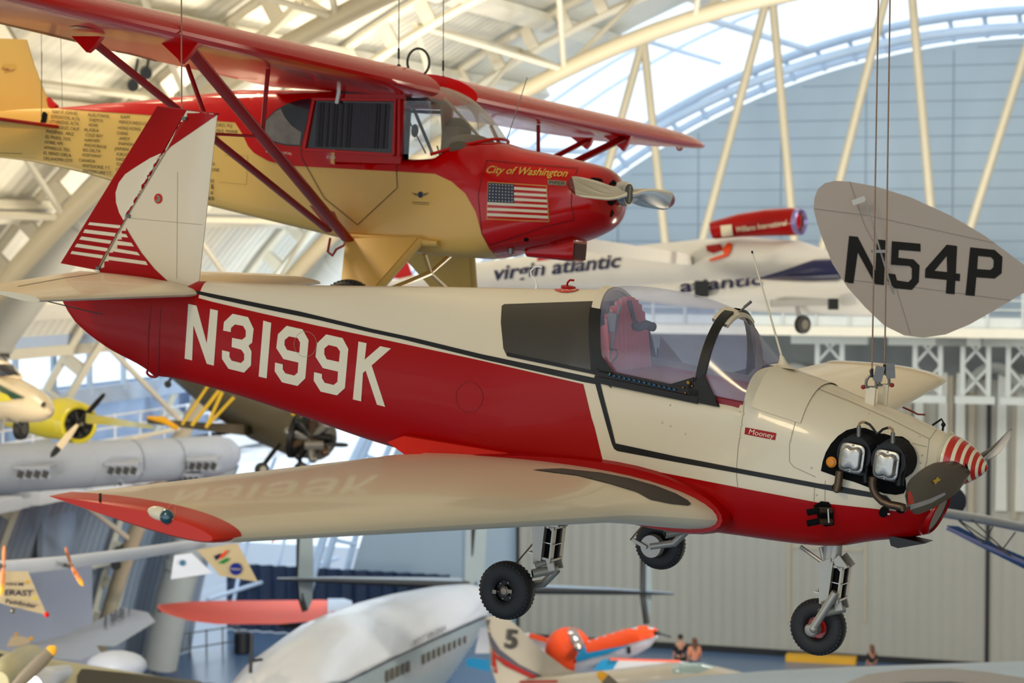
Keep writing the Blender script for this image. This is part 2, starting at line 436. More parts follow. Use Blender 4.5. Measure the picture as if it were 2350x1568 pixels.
# ring trusses: inner chord tube, two perforated outer beams, web tubes
ti = 6
for vi, v in enumerate((29.0, 44.5, 60.0, 75.5)):
    al = angz(27.1, 2.0); ah = radians(58)
    m = MB(BEIGE if v < 75 else BLUEW)
    N_ = 60
    m.tube([Vector((arc(27.1, a)[0], v, arc(27.1, a)[1])) for a in [al + (ah - al) * k / N_ for k in range(N_ + 1)]], .24 if v < 75 else .16, 12)
    if v < 75:
        for dv in (-4.2, 4.2):
            m.use(STEELW)
            for r in (29.75, 29.0):
                pr_ = [Vector((arc(r, a)[0], v + dv, arc(r, a)[1])) for a in [al + (ah - al) * k / N_ for k in range(N_ + 1)]]
                m.tube(pr_, .13, 4)
            a = al
            while a < ah:
                p, q = arc(29.75, a), arc(29.0, a); m.bar((p[0], v + dv, p[1]), (q[0], v + dv, q[1]), .18, .35); a += .042
        a = al; k = 0; st = radians(8.6); m.use(STEELW)
        while a < ah:
            for dv in (-4.2, 4.2):
                p, q = arc(27.1, a), arc(29.2, a + st / 2); q0 = arc(29.2, a - st / 2)
                m.tube([(p[0], v, p[1]), (q[0], v + dv, q[1])], .08, 6)
                if k % 2 == 0: m.tube([(p[0], v, p[1]), (q0[0], v + dv, q0[1])], .08, 6)
            q = arc(29.2, a + st / 2); m.tube([(q[0], v - 4.2, q[1]), (q[0], v + 4.2, q[1])], .1, 6)
            a += st; k += 1
    tag(m.build('trim_%d' % (6 + vi), None, M=HM), kind='structure')
# purlins along the vault
m = MB(mat('white_purlin', (226, 220, 204), .5))
for k in range(16):
    a = a0 + radians(3) + radians(6.6) * k; p = arc(29.6, a); R_ = Matrix.Rotation(a, 3, 'Y'); m.box((p[0], 47, p[1]), (.55, 51, .3), R_)
tag(m.build('trim_10', None, M=HM), kind='structure')
# fat air ducts that follow the ribs on the left
DUCT = mat('duct_grey', (176, 174, 166), .5, noise=.05)
for vi, (v, zl, zh) in enumerate(((48.5, 10.6, 19.5), (67.0, 0.5, 16.5))):
    m = MB(DUCT); aL, aH = angz(28.4, zl), angz(28.4, zh)
    P_ = [Vector((arc(28.4, a)[0], v, arc(28.4, a)[1])) for a in [aL + (aH - aL) * k / 16 for k in range(17)]]
    m.tube(P_, .62, 18)
    for k in (3, 8, 13): m.tube([P_[k], P_[k].lerp(P_[k + 1], .2)], .66, 18)
    tag(m.build('air_duct', None, M=HM), ('fat pale round duct following the roof rib, behind the red and white tail fin', 'fat grey duct standing along the roof rib with round black ports')[vi], 'air duct')
# long braces in front of the end wall
m = MB(BEIGE)
sidx = 0
for i, (a, b) in enumerate((((1475, 95), (1385, 420)), ((1478, 100), (1535, 640)), ((1762, -10), (1588, 640)), ((1772, -10), (1830, 640)), ((2036, -20), (1870, 640)), ((2092, -20), (2150, 640)), ((2372, 60), (2190, 640)))):
    vv = 68.0; k = MB(BEIGE); pa = on_wall(*a, vv); pb_ = on_wall(*b, vv); k.tube([HM.inverted() @ pa, HM.inverted() @ pb_], .135, 12)
    tag(k.build('trim_%d' % (11 + i), None, M=HM), kind='structure')
# walkway bridge in front of the end wall
WK = mat('walkway_white', (188, 190, 184), .5); m = MB(WK)
def Hp(px, py, v): return HM.inverted() @ on_wall(px, py, v)
vb = 72.0; z0_ = Hp(1900, 745, vb).z
m.box((-10, vb, z0_ + .05), (46, 1.6, .5)); m.use(STEELW).box((-10, vb - .9, z0_ - .18), (46, .15, .3))
m.use(WK)
for z in (.55, .85, 1.15, 1.35): m.tube([(-33, vb - .85, z0_ + z), (13, vb - .85, z0_ + z)], .03 if z < 1.3 else .05, 6)
for k in range(42): m.tube([(-33 + 1.1 * k, vb - .85, z0_), (-33 + 1.1 * k, vb - .85, z0_ + 1.35)], .045, 6)
m.build('trim_20', None, M=HM)['kind'] = 'structure'
# dark grey strip under the bridge and truss brackets
m = MB(mat('dark_grey_panel', (92, 94, 92), .7)); m.box((-10, VW - .4, z0_ - 1.15), (46, .5, 1.9)); tag(m.build('trim_21', None, M=HM), kind='structure')
m = MB(mat('bracket_grey', (178, 180, 172), .55))
for x in (1905, 2130, 2240, 2345, 2460, 2580):
    p = Hp(x, 800, 74); 
    for dx in (-.42, .42): m.box((p.x + dx, 74, z0_ - 1.3), (.16, .16, 2.3))
    for k in range(2):
        zb = z0_ - .4 - 1.0 * k; m.bar((p.x - .42, 74, zb), (p.x + .42, 74, zb - .95), .08, .08, up=(0, 1, 0)); m.bar((p.x + .42, 74, zb), (p.x - .42, 74, zb - .95), .08, .08, up=(0, 1, 0))
    m.box((p.x, 74, z0_ - .55), (2.6, .4, .35)); m.box((p.x, 74, z0_ - 2.5), (1.3, .4, .25))
tag(m.build('trim_22', None, M=HM), kind='structure')
# arched track housings
m = MB(mat('track_grey', (140, 138, 128), .6))
for x in (1825, 2285):
    c = Hp(x, 900, VW - 1); m.tube([Vector((c.x + .85 * cos(t), VW - 1.2, c.z + .85 * sin(t))) for t in [pi * k / 14 for k in range(15)]], .2, 8)
tag(m.build('trim_23', None, M=HM), kind='structure')
# hangar doors
m = MB(DOORM); x_l = Hp(1190, 1400, VW - .5).x; ztop = Hp(1900, 850, VW - .5).z
m.box(((x_l + 14) / 2, VW - .35, ztop / 2), (14 - x_l, .3, ztop)); tag(m.build('door_1', None, M=HM), kind='structure')
m = MB(mat('door_black_gap', (14, 14, 14), .7)); p = Hp(2269, 900, VW - .7); m.box((p.x, VW - .56, ztop / 2), (.13, .1, ztop)); m.box(((x_l + 14) / 2, VW - .54, .12), (14 - x_l, .1, .22)); p = Hp(1187, 1350, VW - .6); m.box((p.x, VW - .56, 4), (.1, .1, 8))
tag(m.build('trim_24', None, M=HM), kind='structure')
m = MB(mat('door_frame_tan', (164, 152, 130), .6)); 
for x in (1810, 1985): p = Hp(x, 1300, VW - .6); m.box((p.x, VW - .54, p.z), (.10, .06, 4.0))
p = Hp(1897, 1260, VW - .6); m.box((p.x, VW - .54, p.z), (2.6, .06, .08))
tag(m.build('trim_25', None, M=HM), kind='structure')
# draped strips on the right-hand door leaf
m = MB(mat('door_channel', (150, 138, 118), .6))
for x in (2085, 2180, 2230, 2330): p = Hp(x, 1000, VW - .6); m.box((p.x, VW - .6, ztop - 2.6), (.22, .12, 5.0))
m.use(mat('door_pale_strip', (186, 184, 172), .6))
for x in (2110, 2165, 2205, 2300, 2345): p = Hp(x, 1000, VW - .6); m.box((p.x, VW - .7, ztop - 2.4), (.4, .12, 4.8), taper=.7)
tag(m.build('trim_26', None, M=HM), kind='structure')
# black curtain at the foot of the left half
m = MB(mat('dark_blue_curtain', (10, 34, 64), .7, noise=.3))
pl_ = []; u0 = Hp(520, 1340, 77).x; u1 = Hp(1030, 1340, 77).x; zt = Hp(700, 1302, 77).z
m.loft([[Vector((u0 + (u1 - u0) * k / 60, 77 + .12 * sin(k * 1.7), z)) for k in range(61)] for z in (0.02, zt)], close=False, cap=False)
tag(m.build('curtain', None, M=HM), 'dark blue pleated curtain along the foot of the far hangar wall', 'curtain')
# side wall pieces at lower left
m = MB(mat('white_partition', (150, 158, 180), .6, noise=.03)); 
p = on_floor(100, 1480); hp = HM.inverted() @ p
pa = P(-120, 1330, 60); pb_ = P(205, 1318, 63); pc = P(205, 1425, 63)
zt_ = pa.z
dirp = Vector((pb_.x - pa.x, pb_.y - pa.y, 0)); L_ = dirp.length; dirp.normalize()
m.bar(Vector((pa.x, pa.y, zt_ / 2)), Vector((pb_.x, pb_.y, zt_ / 2)), .3, zt_)
m.use(mat('tan_arrow', (190, 170, 130), .6)); q1 = P(95, 1357, 60.5); q2 = P(165, 1366, 61.5)
o_ = m.build('partition_wall', None); tag(o_, 'plain white partition wall standing behind the small triangular pods at lower left', 'wall')
# ------------------------------------------------------------------ paints
WHITE = mat('cream_paint', (222, 208, 180), .32, coat=.25, noise=.025, scale=2)
WHITE2 = mat('white_paint', (232, 230, 224), .35, coat=.2, noise=.03)
RED = mat('deep_red_paint', (160, 0, 0), .3, spec=.2, coat=.07, noise=.05, scale=3)
BRIGHTRED = mat('bright_red_paint', (206, 28, 8), .35, spec=.25, coat=.05, noise=.08, scale=6)
ORANGERED = mat('orange_red_paint', (196, 36, 8), .3, spec=.3, coat=.1, noise=.06)
BLACK = mat('black_paint', (18, 16, 13), .4, spec=.35, coat=.05, noise=.1)
DARK = mat('dark_olive_trim', (60, 52, 40), .28, coat=.3, noise=.12, scale=5)
MATTBLACK = mat('matt_black', (5, 5, 5), .9, spec=.2, noise=.2)  # flat black for real black parts and for painted dark openings
GRIP = mat('non_slip_grey', (70, 62, 56), .9, noise=.1, bump=.3, bscale=400)
RUBBER = mat('tyre_rubber', (26, 25, 26), .62, noise=.12, bump=.15, bscale=200)
ALU = mat('cast_aluminium', (176, 172, 165), .32, metal=.9, noise=.08)
SILVER = mat('silver_paint', (165, 160, 150), .4, metal=.55, noise=.06)
STEEL = mat('galvanised_steel', (120, 118, 114), .4, metal=.8, noise=.12, scale=30)
CABLE = mat('wire_rope', (150, 125, 105), .5, metal=.5, noise=.35, scale=120)
BLACKMETAL = mat('black_enamel_fins', (9, 9, 11), .45, spec=.3, coat=.05, noise=.1)
RUST = mat('scorched_pipe', (88, 70, 54), .35, metal=.7, noise=.3, scale=12)
SEAM = mat('seam_line', (150, 138, 112), .6)  # dark joint tone for panel lines and seams
REDSEAM = mat('red_seam', (110, 4, 6), .5)
RIVET = mat('rivet_head', (205, 196, 172), .35)
PERSPEX = glass('perspex', (.92, .94, 1), .06, .16, haze=.13, hazecol=(.55, .62, .95), rmax=.3)  # bluish haze colour stands in for reflections on the canopy
LETTERW = mat('lettering_cream', (226, 214, 186), .35, coat=.2, noise=.02)

# ================================================================== the red and white low-wing monoplane in front
MO = Craft((-30.05297976, 9.39360302, 3.43606586), (2.38814545, 11.18792708, -0.63824556))
mo = thing('propeller_airplane', MO.M, 'red and white single-seat low-wing airplane marked N3199K hanging in the foreground', 'airplane')
def tab(pts, y, order=1):
    r = []
    for p in pts:
        v = MO.on(1, y, *p); r.append((v.x, v.z))
    return sorted(r)
TOPA = tab([(457, 645), (600, 651), (730, 655), (1000, 658), (1250, 663), (1398, 664)], 0)
TOPB = tab([(1780, 835), (1813, 850), (1900, 882), (1960, 908), (2050, 940), (2150, 985)], 0)
TOPB[-1] = (-.2, .128)
BOT = tab([(145, 688), (165, 730), (250, 800), (337, 848), (350, 862), (400, 868), (500, 893), (700, 955), (880, 1015)], 0) + [(-3.0, -.575), (-2.2, -.63), (-1.6, -.625)] + tab([(1700, 1235), (1800, 1250), (1860, 1257), (1910, 1259), (1990, 1248), (2080, 1240)], -.15)
BOT += [(-.25, -.385), (-.222, -.29), (-.19, -.17)]
WID = [(-6.0, .012), (-5.7, .035), (-5.25, .07), (-4.7, .115), (-4.0, .175), (-3.2, .255), (-2.6, .315), (-2.1, .335), (-1.2, .34), (-.85, .325), (-.55, .275), (-.3, .2), (-.19, .15)]
SILL = [(-2.2, .145), (-1.0, .155)]
def mtop(x):
    if x < -2.225: return interp([(-6.21, -.02), (-5.5, .03), (-5.1, .16)] + TOPA, x)
    if x < -1.22: return .14
    return spl([(-1.22, .30)] + TOPB, x)
fb = MB(WHITE)
xs = [-6.21, -6.16, -6.1, -6.04] + [-5.985 + .07 * i for i in range(54)]; xs = [x for x in xs if x < -2.24] + [-2.228, -2.222] + [-2.2 + .07 * i for i in range(14)] + [-1.225, -1.215] + [-1.17 + .05 * i for i in range(20)]
xs = [x for x in xs if x <= -.2] + [-.195]
def msec(x, n=56):
    t = mtop(x); b = spl(BOT, x); w = spl(WID, x)
    nu = interp([(-5.5, 2.2), (-4.5, 2.3), (-2.3, 2.3), (-2.22, 2.3), (-2.21, 6), (-1.23, 6), (-1.2, 2.2), (-.2, 2)], x)
    nl = interp([(-5.5, 2.2), (-4.8, 2.8), (-1.5, 3.4), (-.8, 3.0), (-.2, 2.4)], x)
    zc = interp([(-6, -.1), (-5.2, .0), (-4.2, -.1), (-2.2, -.05), (-1.2, -.05), (-.2, -.12)], x)
    zc = min(zc, t - .03); zc = max(zc, b + .02)
    return sup(x, w, t, b, zc, nu, nl, n)
def slant(drop):      # the cabin opening follows the leaning rear arch of the canopy
    r = []; tz = mtop(-2.24)
    for p in msec(-2.24):
        k = min(1, max(0, (p.z - .14) / (tz - .14))); q = Vector((p.x + .175 * (1 - k), p.y, p.z))
        if drop and q.z > .14: q.z = .14
        r.append(q)
    return r
SECS = [(x, msec(x)) for x in xs if x < -2.24] + [(0, slant(False)), (0, slant(True))] + [(x, msec(x)) for x in xs if x > -2.02]
fb.loft([s_ for _, s_ in SECS])
bv = fb.bvh()
def Z(x0, y0, s): return lambda l: [(x0 + a / s, y0 + b / s) for a, b in l]
redtop = [(426, 670), (444, 681), (488, 693), (599, 719), (732, 748.5), (850, 773), (1105, 828), (1339, 882)]
redright = [(1358, 960), (1364.6, 980), (1384, 1059), (1700, 1120), (1880, 1154), (2120, 1180)]
ln = sorted([(h.x, h.z) for h, n in [MO.cast(bv, *p) for p in redtop + redright[2:]] if h])
rx = [(-7, .15)] + [(a, b - .05) for a, b in ln if a < -2.25] + [(-2.18, -.45), (-2.0, -.45)] + [(a, b - .05) for a, b in ln if a > -1.9]
fb.mats.append(RED); ri = len(fb.mats) - 1
for i, f in enumerate(fb.F):
    c = sum((fb.V[k] for k in f), Vector()) / len(f)
    if max(fb.V[k].z for k in f) < interp(rx, c.x) + .04 or c.x < -5.02 or (c.x > -.33 and c.z < -.24): fb.I[i] = ri
# paint scheme
redpoly = [(300, 690), (345, 655), (385, 652), (412, 656)] + redtop + redright[:3] + [(1500, 1081), (1700, 1120), (1880, 1154), (2120, 1180), (2128, 1200), (1900, 1195), (1700, 1165), (1500, 1150), (1340, 1110), (1100, 1000), (800, 900), (500, 840), (400, 800)]
paint_poly(MO, fb, bv, redpoly, RED, 16, off=.0025, mirror=True)
stripe = [(414, 660), (478, 673), (577, 693), (687, 715), (850, 754), (952, 776), (1105, 813), (1376, 870), (1387, 915), (1404, 980), (1413, 1017.5), (1550, 1047), (1700, 1076), (1880, 1110), (1925, 1116), (1995, 1129), (2034, 1138), (2046, 1149), (1996, 1141), (1925, 1130), (1880, 1121), (1700, 1087), (1550, 1060), (1417, 1035), (1410, 1030), (1405, 1019), (1393.6, 980), (1367, 882), (1335, 876), (1105, 824), (920, 778), (850, 763), (732, 735), (600, 708), (488, 684), (425, 668)]
paint_poly(MO, fb, bv, stripe, BLACK, 14, off=.0045, mirror=True)
z1 = Z(400, 660, 4.519)
NUM = [[[(150, 170), (236, 190), (342, 580), (378, 222), (458, 240), (415, 810), (342, 790), (204, 392), (190, 755), (112, 737)]],
 [[(520, 358), (610, 273), (770, 308), (828, 430), (812, 572), (775, 603), (806, 665), (800, 808), (728, 882), (567, 842), (500, 740), (500, 650), (578, 668), (577, 718), (600, 758), (697, 783), (730, 752), (730, 690), (700, 645), (600, 617), (605, 522), (708, 542), (746, 510), (747, 447), (718, 398), (635, 383), (594, 418), (590, 462), (511, 446)]],
 [[(928, 343), (1010, 368), (963, 942), (880, 922)]],
 [[(1080, 485), (1170, 398), (1335, 435), (1398, 548), (1363, 942), (1283, 1020), (1122, 982), (1046, 868), (1050, 778), (1130, 797), (1130, 850), (1158, 890), (1250, 914), (1285, 882), (1292, 778), (1137, 742), (1063, 628)], [(1150, 545), (1195, 507), (1285, 525), (1310, 572), (1302, 677), (1175, 648), (1147, 595)]],
 [[(1487, 578), (1580, 487), (1750, 525), (1810, 637), (1774, 1043), (1692, 1118), (1522, 1078), (1451, 965), (1455, 877), (1536, 897), (1536, 940), (1565, 988), (1658, 1011), (1697, 978), (1703, 872), (1545, 835), (1470, 718)], [(1562, 632), (1605, 596), (1692, 617), (1724, 663), (1713, 772), (1585, 744), (1560, 690)]],
 [[(1915, 561), (1999, 578), (1980, 748), (2140, 609), (2252, 633), (2052, 808), (2192, 1237), (2107, 1215), (1990, 862), (1962, 886), (1943, 1180), (1857, 1160)]]]
for g in NUM: paint_poly(MO, fb, bv, [z1(l) for l in g], LETTERW, 14, off=.0045)
# maker's plate
paint_poly(MO, fb, bv, [(1711, 981), (1782, 994.5), (1779, 1010.5), (1709, 996.5)], RED, 14, off=.004)
paint_text(MO, fb, bv, 'Mooney', (1717.5, 995.5), (17.8, 3.4), (-1.2, -17), LETTERW, shear=.35, off=.006, spacing=.98)
# panel lines, rivets, inspection covers
for l in ([(1708, 920), (1706, 945), (1694, 1030), (1690, 1085), (1694, 1122)], [(1880, 868), (1845, 910), (1828, 960), (1812, 1020), (1812, 1060), (1822, 1072), (1872, 1095)],
          [(1894, 1103), (1893, 1150)], [(2150, 985), (2132, 1010), (2126, 1060), (2120, 1080)], [(1871, 891), (1950, 922), (2040, 962), (2132, 1008)], [(2092, 1018), (2126, 1026)],
          [(1870, 1108), (1868, 1154)], [(2105, 1135), (2103, 1178)]):
    paint_line(MO, fb, bv, l, 1.0, SEAM, off=.0035)
paint_line(MO, fb, bv, [(348, 700), (341, 760), (338, 852)], 1.6, REDSEAM, off=.004)
paint_line(MO, fb, bv, [(370, 705), (366, 770), (364, 862)], 1.2, REDSEAM, off=.004)
circ = lambda x, y, r, n=28, e=1: [(x + r * cos(2 * pi * k / n), y + r * e * sin(2 * pi * k / n)) for k in range(n)]
for cx_, cy_, rr, m_ in ((1078, 912, 31, REDSEAM), (702, 790, 26, SEAM)):
    c = circ(cx_, cy_, rr, 28, 1.12); paint_line(MO, fb, bv, c + c[:1], .9, m_, off=.005)
for x, y in [(1739, 928), (1800, 942), (1538, 930), (1520, 970), (1539, 978), (1573, 996), (1706, 950), (1703, 975), (1699, 1004), (1825, 967), (1818, 993), (1814, 1012), (1862, 1074), (1992, 950), (2110, 1002), (2116, 1045), (2112, 1062), (1868, 1134), (1874, 1136), (2076, 1138), (2108, 1135)]:
    h, n = MO.cast(bv, x, y)
    if h: fb.use(RIVET).ell(h, .006)
# cowling opening round the two near cylinders, its dark depth painted as black patches
zc_ = Z(1880, 940, 6.03)
paint_poly(MO, fb, bv, zc_([(25, 850), (50, 720), (90, 600), (160, 480), (260, 370), (380, 290), (520, 255), (640, 262), (740, 300), (800, 335), (900, 340), (1010, 372), (1150, 380), (1240, 440), (1310, 550), (1335, 690), (1310, 800), (1240, 870), (1180, 910), (1200, 1000), (1205, 1100), (1170, 1160), (1060, 1180), (900, 1160), (780, 1120), (640, 1060), (480, 1000), (330, 960), (150, 895)]), MATTBLACK, 12, off=.004, mirror=True)
paint_poly(MO, fb, bv, circ(1922, 1119, 12), MATTBLACK, 12, off=.007)
paint_poly(MO, fb, bv, circ(2068, 1166, 13, e=.9), MATTBLACK, 12, off=.006)
paint_poly(MO, fb, bv, [(1868, 1160), (1885, 1150), (1903, 1152), (1913, 1172), (1914, 1204), (1895, 1208), (1880, 1196)], MATTBLACK, 12, off=.006)
# dark plywood side panel behind the canopy and its rail
paint_poly(MO, fb, bv, [(1152, 703), (1158, 699), (1250, 696), (1396, 691), (1386, 720), (1378, 780), (1376, 858), (1300, 842), (1164, 817), (1156, 800), (1150, 740)], DARK, 12, off=.004, mirror=True)
paint_poly(MO, fb, bv, [(1166, 810), (1250, 827), (1376, 854), (1376, 862), (1166, 818)], BLACK, 12, off=.012)
paint_poly(MO, fb, bv, [(1271, 664.5), (1275, 668), (1285, 671.5), (1300, 672.8), (1315, 671), (1327, 667), (1330, 664.8), (1318, 664.3), (1285, 664.3)], BRIGHTRED, 5, off=.004)
paint_text(MO, fb, bv, 'OCTANE', (1322, 666), (-8.2, 0), (0, 6.5), LETTERW, off=.007)
fus = fb.build('fuselage', mo)
# cockpit tub, sides and seat seen through the perspex
CR = mat('cockpit_red_leather', (138, 30, 42), .45, noise=.12, bump=.2, bscale=30)
PINK = mat('pleated_seat_cloth', (214, 92, 84), .55, noise=.08)
GREYM = mat('cockpit_grey', (128, 122, 122), .5, noise=.08)
tb = MB(CR)
tb.box((-1.72, 0, .125), (.98, .58, .05)); tb.box((-1.72, .30, .11), (.98, .03, .10)); tb.box((-1.72, -.305, .10), (.98, .015, .08))
tb.build('cockpit_floor', mo)
rb = MB(GREYM); rb.box((-1.72, .315, .165), (1.0, .03, .05)); rb.box((-1.72, .30, .19), (1.0, .012, .012))
rb.prism([(-2.05, .16), (-1.85, .16), (-2.05, .32)], lambda a, b, t: Vector((a, t, b)), .31, .318)
rb.prism([(-1.52, .16), (-1.24, .16), (-1.42, .30)], lambda a, b, t: Vector((a, t, b)), .31, .318)
rb.build('cockpit_rail', mo)
sb = MB(PINK)      # pleated bulkhead behind the pilot, following the arch
rings = []
N = 61
def arch(t, w, h, z0=.14, e=2.1):
    a = pi * t; c, s_ = cos(a), sin(a)
    return math.copysign(abs(c) ** (2 / e), c) * w, z0 + h * abs(s_) ** (2 / e)
for i in range(10):
    k = i / 9; row = []
    for j in range(N):
        yy = -.29 + .58 * j / (N - 1)
        hh = .405 * max(0, 1 - abs(yy / .305) ** 2.1) ** (1 / 2.1)
        row.append(Vector((-2.13 + .02 * sin(j * 1.26) + .06 * (1 - k) + .05 * (1 - (yy / .3) ** 2) * 0, yy, .14 + hh * k)))
    rings.append(row)
PINK2 = mat('pleat_highlight', (232, 168, 160), .5)
for j in range(N - 1):
    sb.use(PINK2 if j % 5 == 2 else PINK); sb.loft([[r[j], r[j + 1]] for r in rings], close=False, cap=False)
sb.use(PINK); sb.box((-2.2, 0, .2), (.1, .5, .1)); sb.build('seat_back', mo)
hb = MB(BLACKMETAL); pts = [MO.on(1, -.05, x, y) for x, y in ((1444, 690), (1450, 715), (1455, 735), (1462, 742))]
hb.tube(pts, .012, 8)
for k in range(9):
    q = MO.on(1, -.06, 1458 + 5 * k, 748 + 2.5 * sin(k)); hb.ell(q, (.022, .02, .026))
for k in range(30):
    pass
cc = [MO.on(1, -.09, 1462 + 40 * k / 60 + 2.2 * cos(k * 1.6), 757 - 12 * (k / 60) + 2.2 * sin(k * 1.6)) for k in range(61)]
hb.tube(cc, .0045, 5)
hb.build('coiled_headset_cord', mo)
tb = MB(GREYM); tb.tube([MO.on(1, -.17, 1423, 700), MO.on(1, -.2, 1396, 828)], .009, 8); tb.box(MO.on(1, -.2, 1406, 740), (.05, .03, .10)); tb.use(BLACK).tube([MO.on(1, -.2, 1392, 802), MO.on(1, -.2, 1416, 803), MO.on(1, -.2, 1418, 815), MO.on(1, -.2, 1403, 835)], .004, 6)
tb.build('shoulder_harness', mo)
# canopy and windscreen
def crown(pts, y=0): return sorted((v.x, v.z) for v in [MO.on(1, y, *p) for p in pts])
CT = crown([(1402, 664), (1420, 657), (1500, 660), (1570, 671), (1640, 692), (1686, 712)])
cb = MB(PERSPEX)
x0, x1 = CT[0][0], CT[-1][0]
def bub(x, w, h, n=25, e=2.1, lean=0):
    r = []
    for j in range(n):
        y, z = arch(j / (n - 1), w, h, .148, e); r.append(Vector((x + lean * (z - .148), y, z)))
    return r
# rear arch is upright, front bow leans back: fan between them
bow_top = MO.on(1, 0, 1686, 712); bow_foot = MO.on(1, -.32, 1600, 905)
rear_top = MO.on(1, 0, 1408, 660); rear_foot = MO.on(1, -.32, 1378, 858)
wind_foot = MO.on(1, -.32, 1712, 918)
CANT = lambda x: spl(CT, x)
rows = []
for i in range(19):
    k = i / 18; xf = rear_foot.x + (bow_foot.x - rear_foot.x) * k; xt = rear_top.x + (bow_top.x - rear_top.x) * k
    zt = CANT(xt); row = []
    for j in range(31):
        y, z = arch(j / 30, .318, 1, 0, 2.15); row.append(Vector((xf + (xt - xf) * z ** 1.2, y, .148 + (zt - .148) * z)))
    rows.append(row)
cb.loft(rows, close=False, cap=False)
cb.build('canopy', mo)
wb = MB(PERSPEX); rows2 = []
wt = MO.on(1, 0, 1776, 832)
for i in range(9):
    k = i / 8; row = []
    for j in range(31):
        y, z = arch(j / 30, .318, 1, 0, 2.15)
        a = Vector((bow_foot.x + (bow_top.x - bow_foot.x) * z ** 1.2, y, .148 + (bow_top.z - .148) * z))
        b_ = Vector((-1.205 - .02 * z, y * .97, .148 + (wt.z - .148) * z)); row.append(a.lerp(b_, k))
    rows2.append(row)
wb.loft(rows2, close=False, cap=False); wb.build('windshield', mo)
fr = MB(BLACK)
def strip(row, w, th=.012):
    pass
bowpts = [p + Vector((0, p.y * .012, .003)) for p in rows[-1]]
A = [p + Vector((-.022, 0, .0)) for p in bowpts]; B = [p + Vector((.03, 0, 0)) for p in bowpts]
def ribbon(mb, A, B, off):
    n = len(A); ctr = Vector((0, 0, .148))
    def out(p, o):
        d = Vector((0, p.y, (p.z - .148))); d = d.normalized() if d.length > 1e-4 else Vector((0, 1, 0)); return p + d * o
    mb.loft([[out(a, -off) for a in A], [out(a, off) for a in A], [out(b, off) for b in B], [out(b, -off) for b in B], [out(a, -off) for a in A]], close=False, cap=False)
ribbon(fr, A[:15], B[:15], .007); ribbon(fr, A[17:], B[17:], .007)
A2 = [p + Vector((-.055, 0, 0)) for p in rows[0]]; B2 = [p + Vector((.012, 0, 0)) for p in rows[0]]
ribbon(fr, A2[:9], B2[:9], .008); ribbon(fr, A2[22:], B2[22:], .008)
for sy in (-1, 1):
    yy = sy * .335
    fr.bar((rear_foot.x - .02, yy, .155), (bow_foot.x + .02, yy, .150), .02, .035)
    fr.bar((rear_foot.x - .02, yy * 1.02, .118), (bow_foot.x + .02, yy * 1.02, .112), .012, .035)
    fr.prism([(bow_foot.x - .05, .17), (bow_foot.x + .03, .25), (bow_foot.x + .14, .10), (bow_foot.x - .02, .10)], lambda a, b, t: Vector((a, t, b)), yy - .01, yy + .012)
    fr.prism([(rear_foot.x, .16), (rear_foot.x + .1, .16), (rear_foot.x, .25)], lambda a, b, t: Vector((a, t, b)), yy - .01, yy)
    fr.prism([(bow_foot.x - .16, .165), (bow_foot.x - .02, .165), (bow_foot.x - .02, .23)], lambda a, b, t: Vector((a, t, b)), yy - .01, yy)
fr.use(mat('brass', (160, 120, 60), .35, metal=.8))
for x, y in ((1580, 879), (1568, 890), (1588, 886), (1573, 902), (1400, 858)): fr.ell(MO.on(1, -.352, x, y), (.012 if x == 1580 else .006))
fr.use(mat('blue_bead_enamel', (40, 90, 130), .15, metal=.6))  # row of small glossy blue beads along the canopy rail
for k in range(14): fr.ell(MO.on(1, -.352, 1398 + 11.5 * k, 861 + 2.6 * k), (.009, .004, .007))
fr.build('canopy_frame', mo)
cf = MB(WHITE)
ribbon(cf, [p + Vector((-.045, 0, .0)) for p in rows[0]][8:23], [p + Vector((.006, 0, 0)) for p in rows[0]][8:23], .008)
cf.build('canopy_arch', mo); cf = MB(WHITE); ribbon(cf, [p + Vector((-.045, 0, .002)) for p in rows[-1]][10:21], [p + Vector((.05, 0, -.02)) for p in rows[-1]][10:21], .010)
cf.build('windshield_cap', mo)
gf = MB(GREYM); ribbon(gf, [p.lerp(q, .15) * 1 for p, q in zip(rows[-1], rows2[-1])][1:14], [p.lerp(q, .28) for p, q in zip(rows[-1], rows2[-1])][1:14], .004)
gf.build('windshield_brace', mo)
th_ = MB(STEEL); th_.tube([MO.on(1, 0, 1690, 722), MO.on(1, 0, 1724, 692)], .006, 8); th_.lathe(MO.on(1, 0, 1708, 705), MO.on(1, 0, 1724, 692) - MO.on(1, 0, 1708, 705), [(.0085, 0), (.0085, .05)], 10); th_.build('outside_thermometer', mo)
# windshield skirt / top cowl panel
sk = MB(WHITE)
ringsk = []
for x in [-1.222 + .04 * i for i in range(9)]:
    s_ = msec(x); ringsk.append([Vector((p.x, p.y * 1.0 + math.copysign(.006, p.y), p.z + .006)) for p in s_[4:25]])
sk.loft(ringsk, close=False, cap=False)
ribbon(sk, [p + Vector((-.018, 0, .012)) for p in ringsk[0]], [p + Vector((.004, 0, .008)) for p in ringsk[0]], .006)
sk.build('cowl_panel', mo)
an = MB(WHITE)
b0 = MO.on(1, 0, 1800, 842); b1 = MO.on(1, 0, 1793, 815); b2 = MO.on(1, 0, 1727, 582); b3 = MO.on(1, 0, 1725.5, 576)
an.loft([[b0 + Vector((cos(t) * r * 1.6, sin(t) * r, 0)) for t in [2 * pi * k / 16 for k in range(16)]] if j == 0 else [b0.lerp(b1, j / 5) + Vector((cos(t) * r * 1.1, sin(t) * r * .8, 0)) for t in [2 * pi * k / 16 for k in range(16)]] for j, r in enumerate((.05, .03, .022, .017, .013, .008))])
an.tube([b1, b2], [.0065, .0045], 8); an.use(BLACK).tube([b2, b3], .0055, 8)
an.build('whip_antenna', mo)
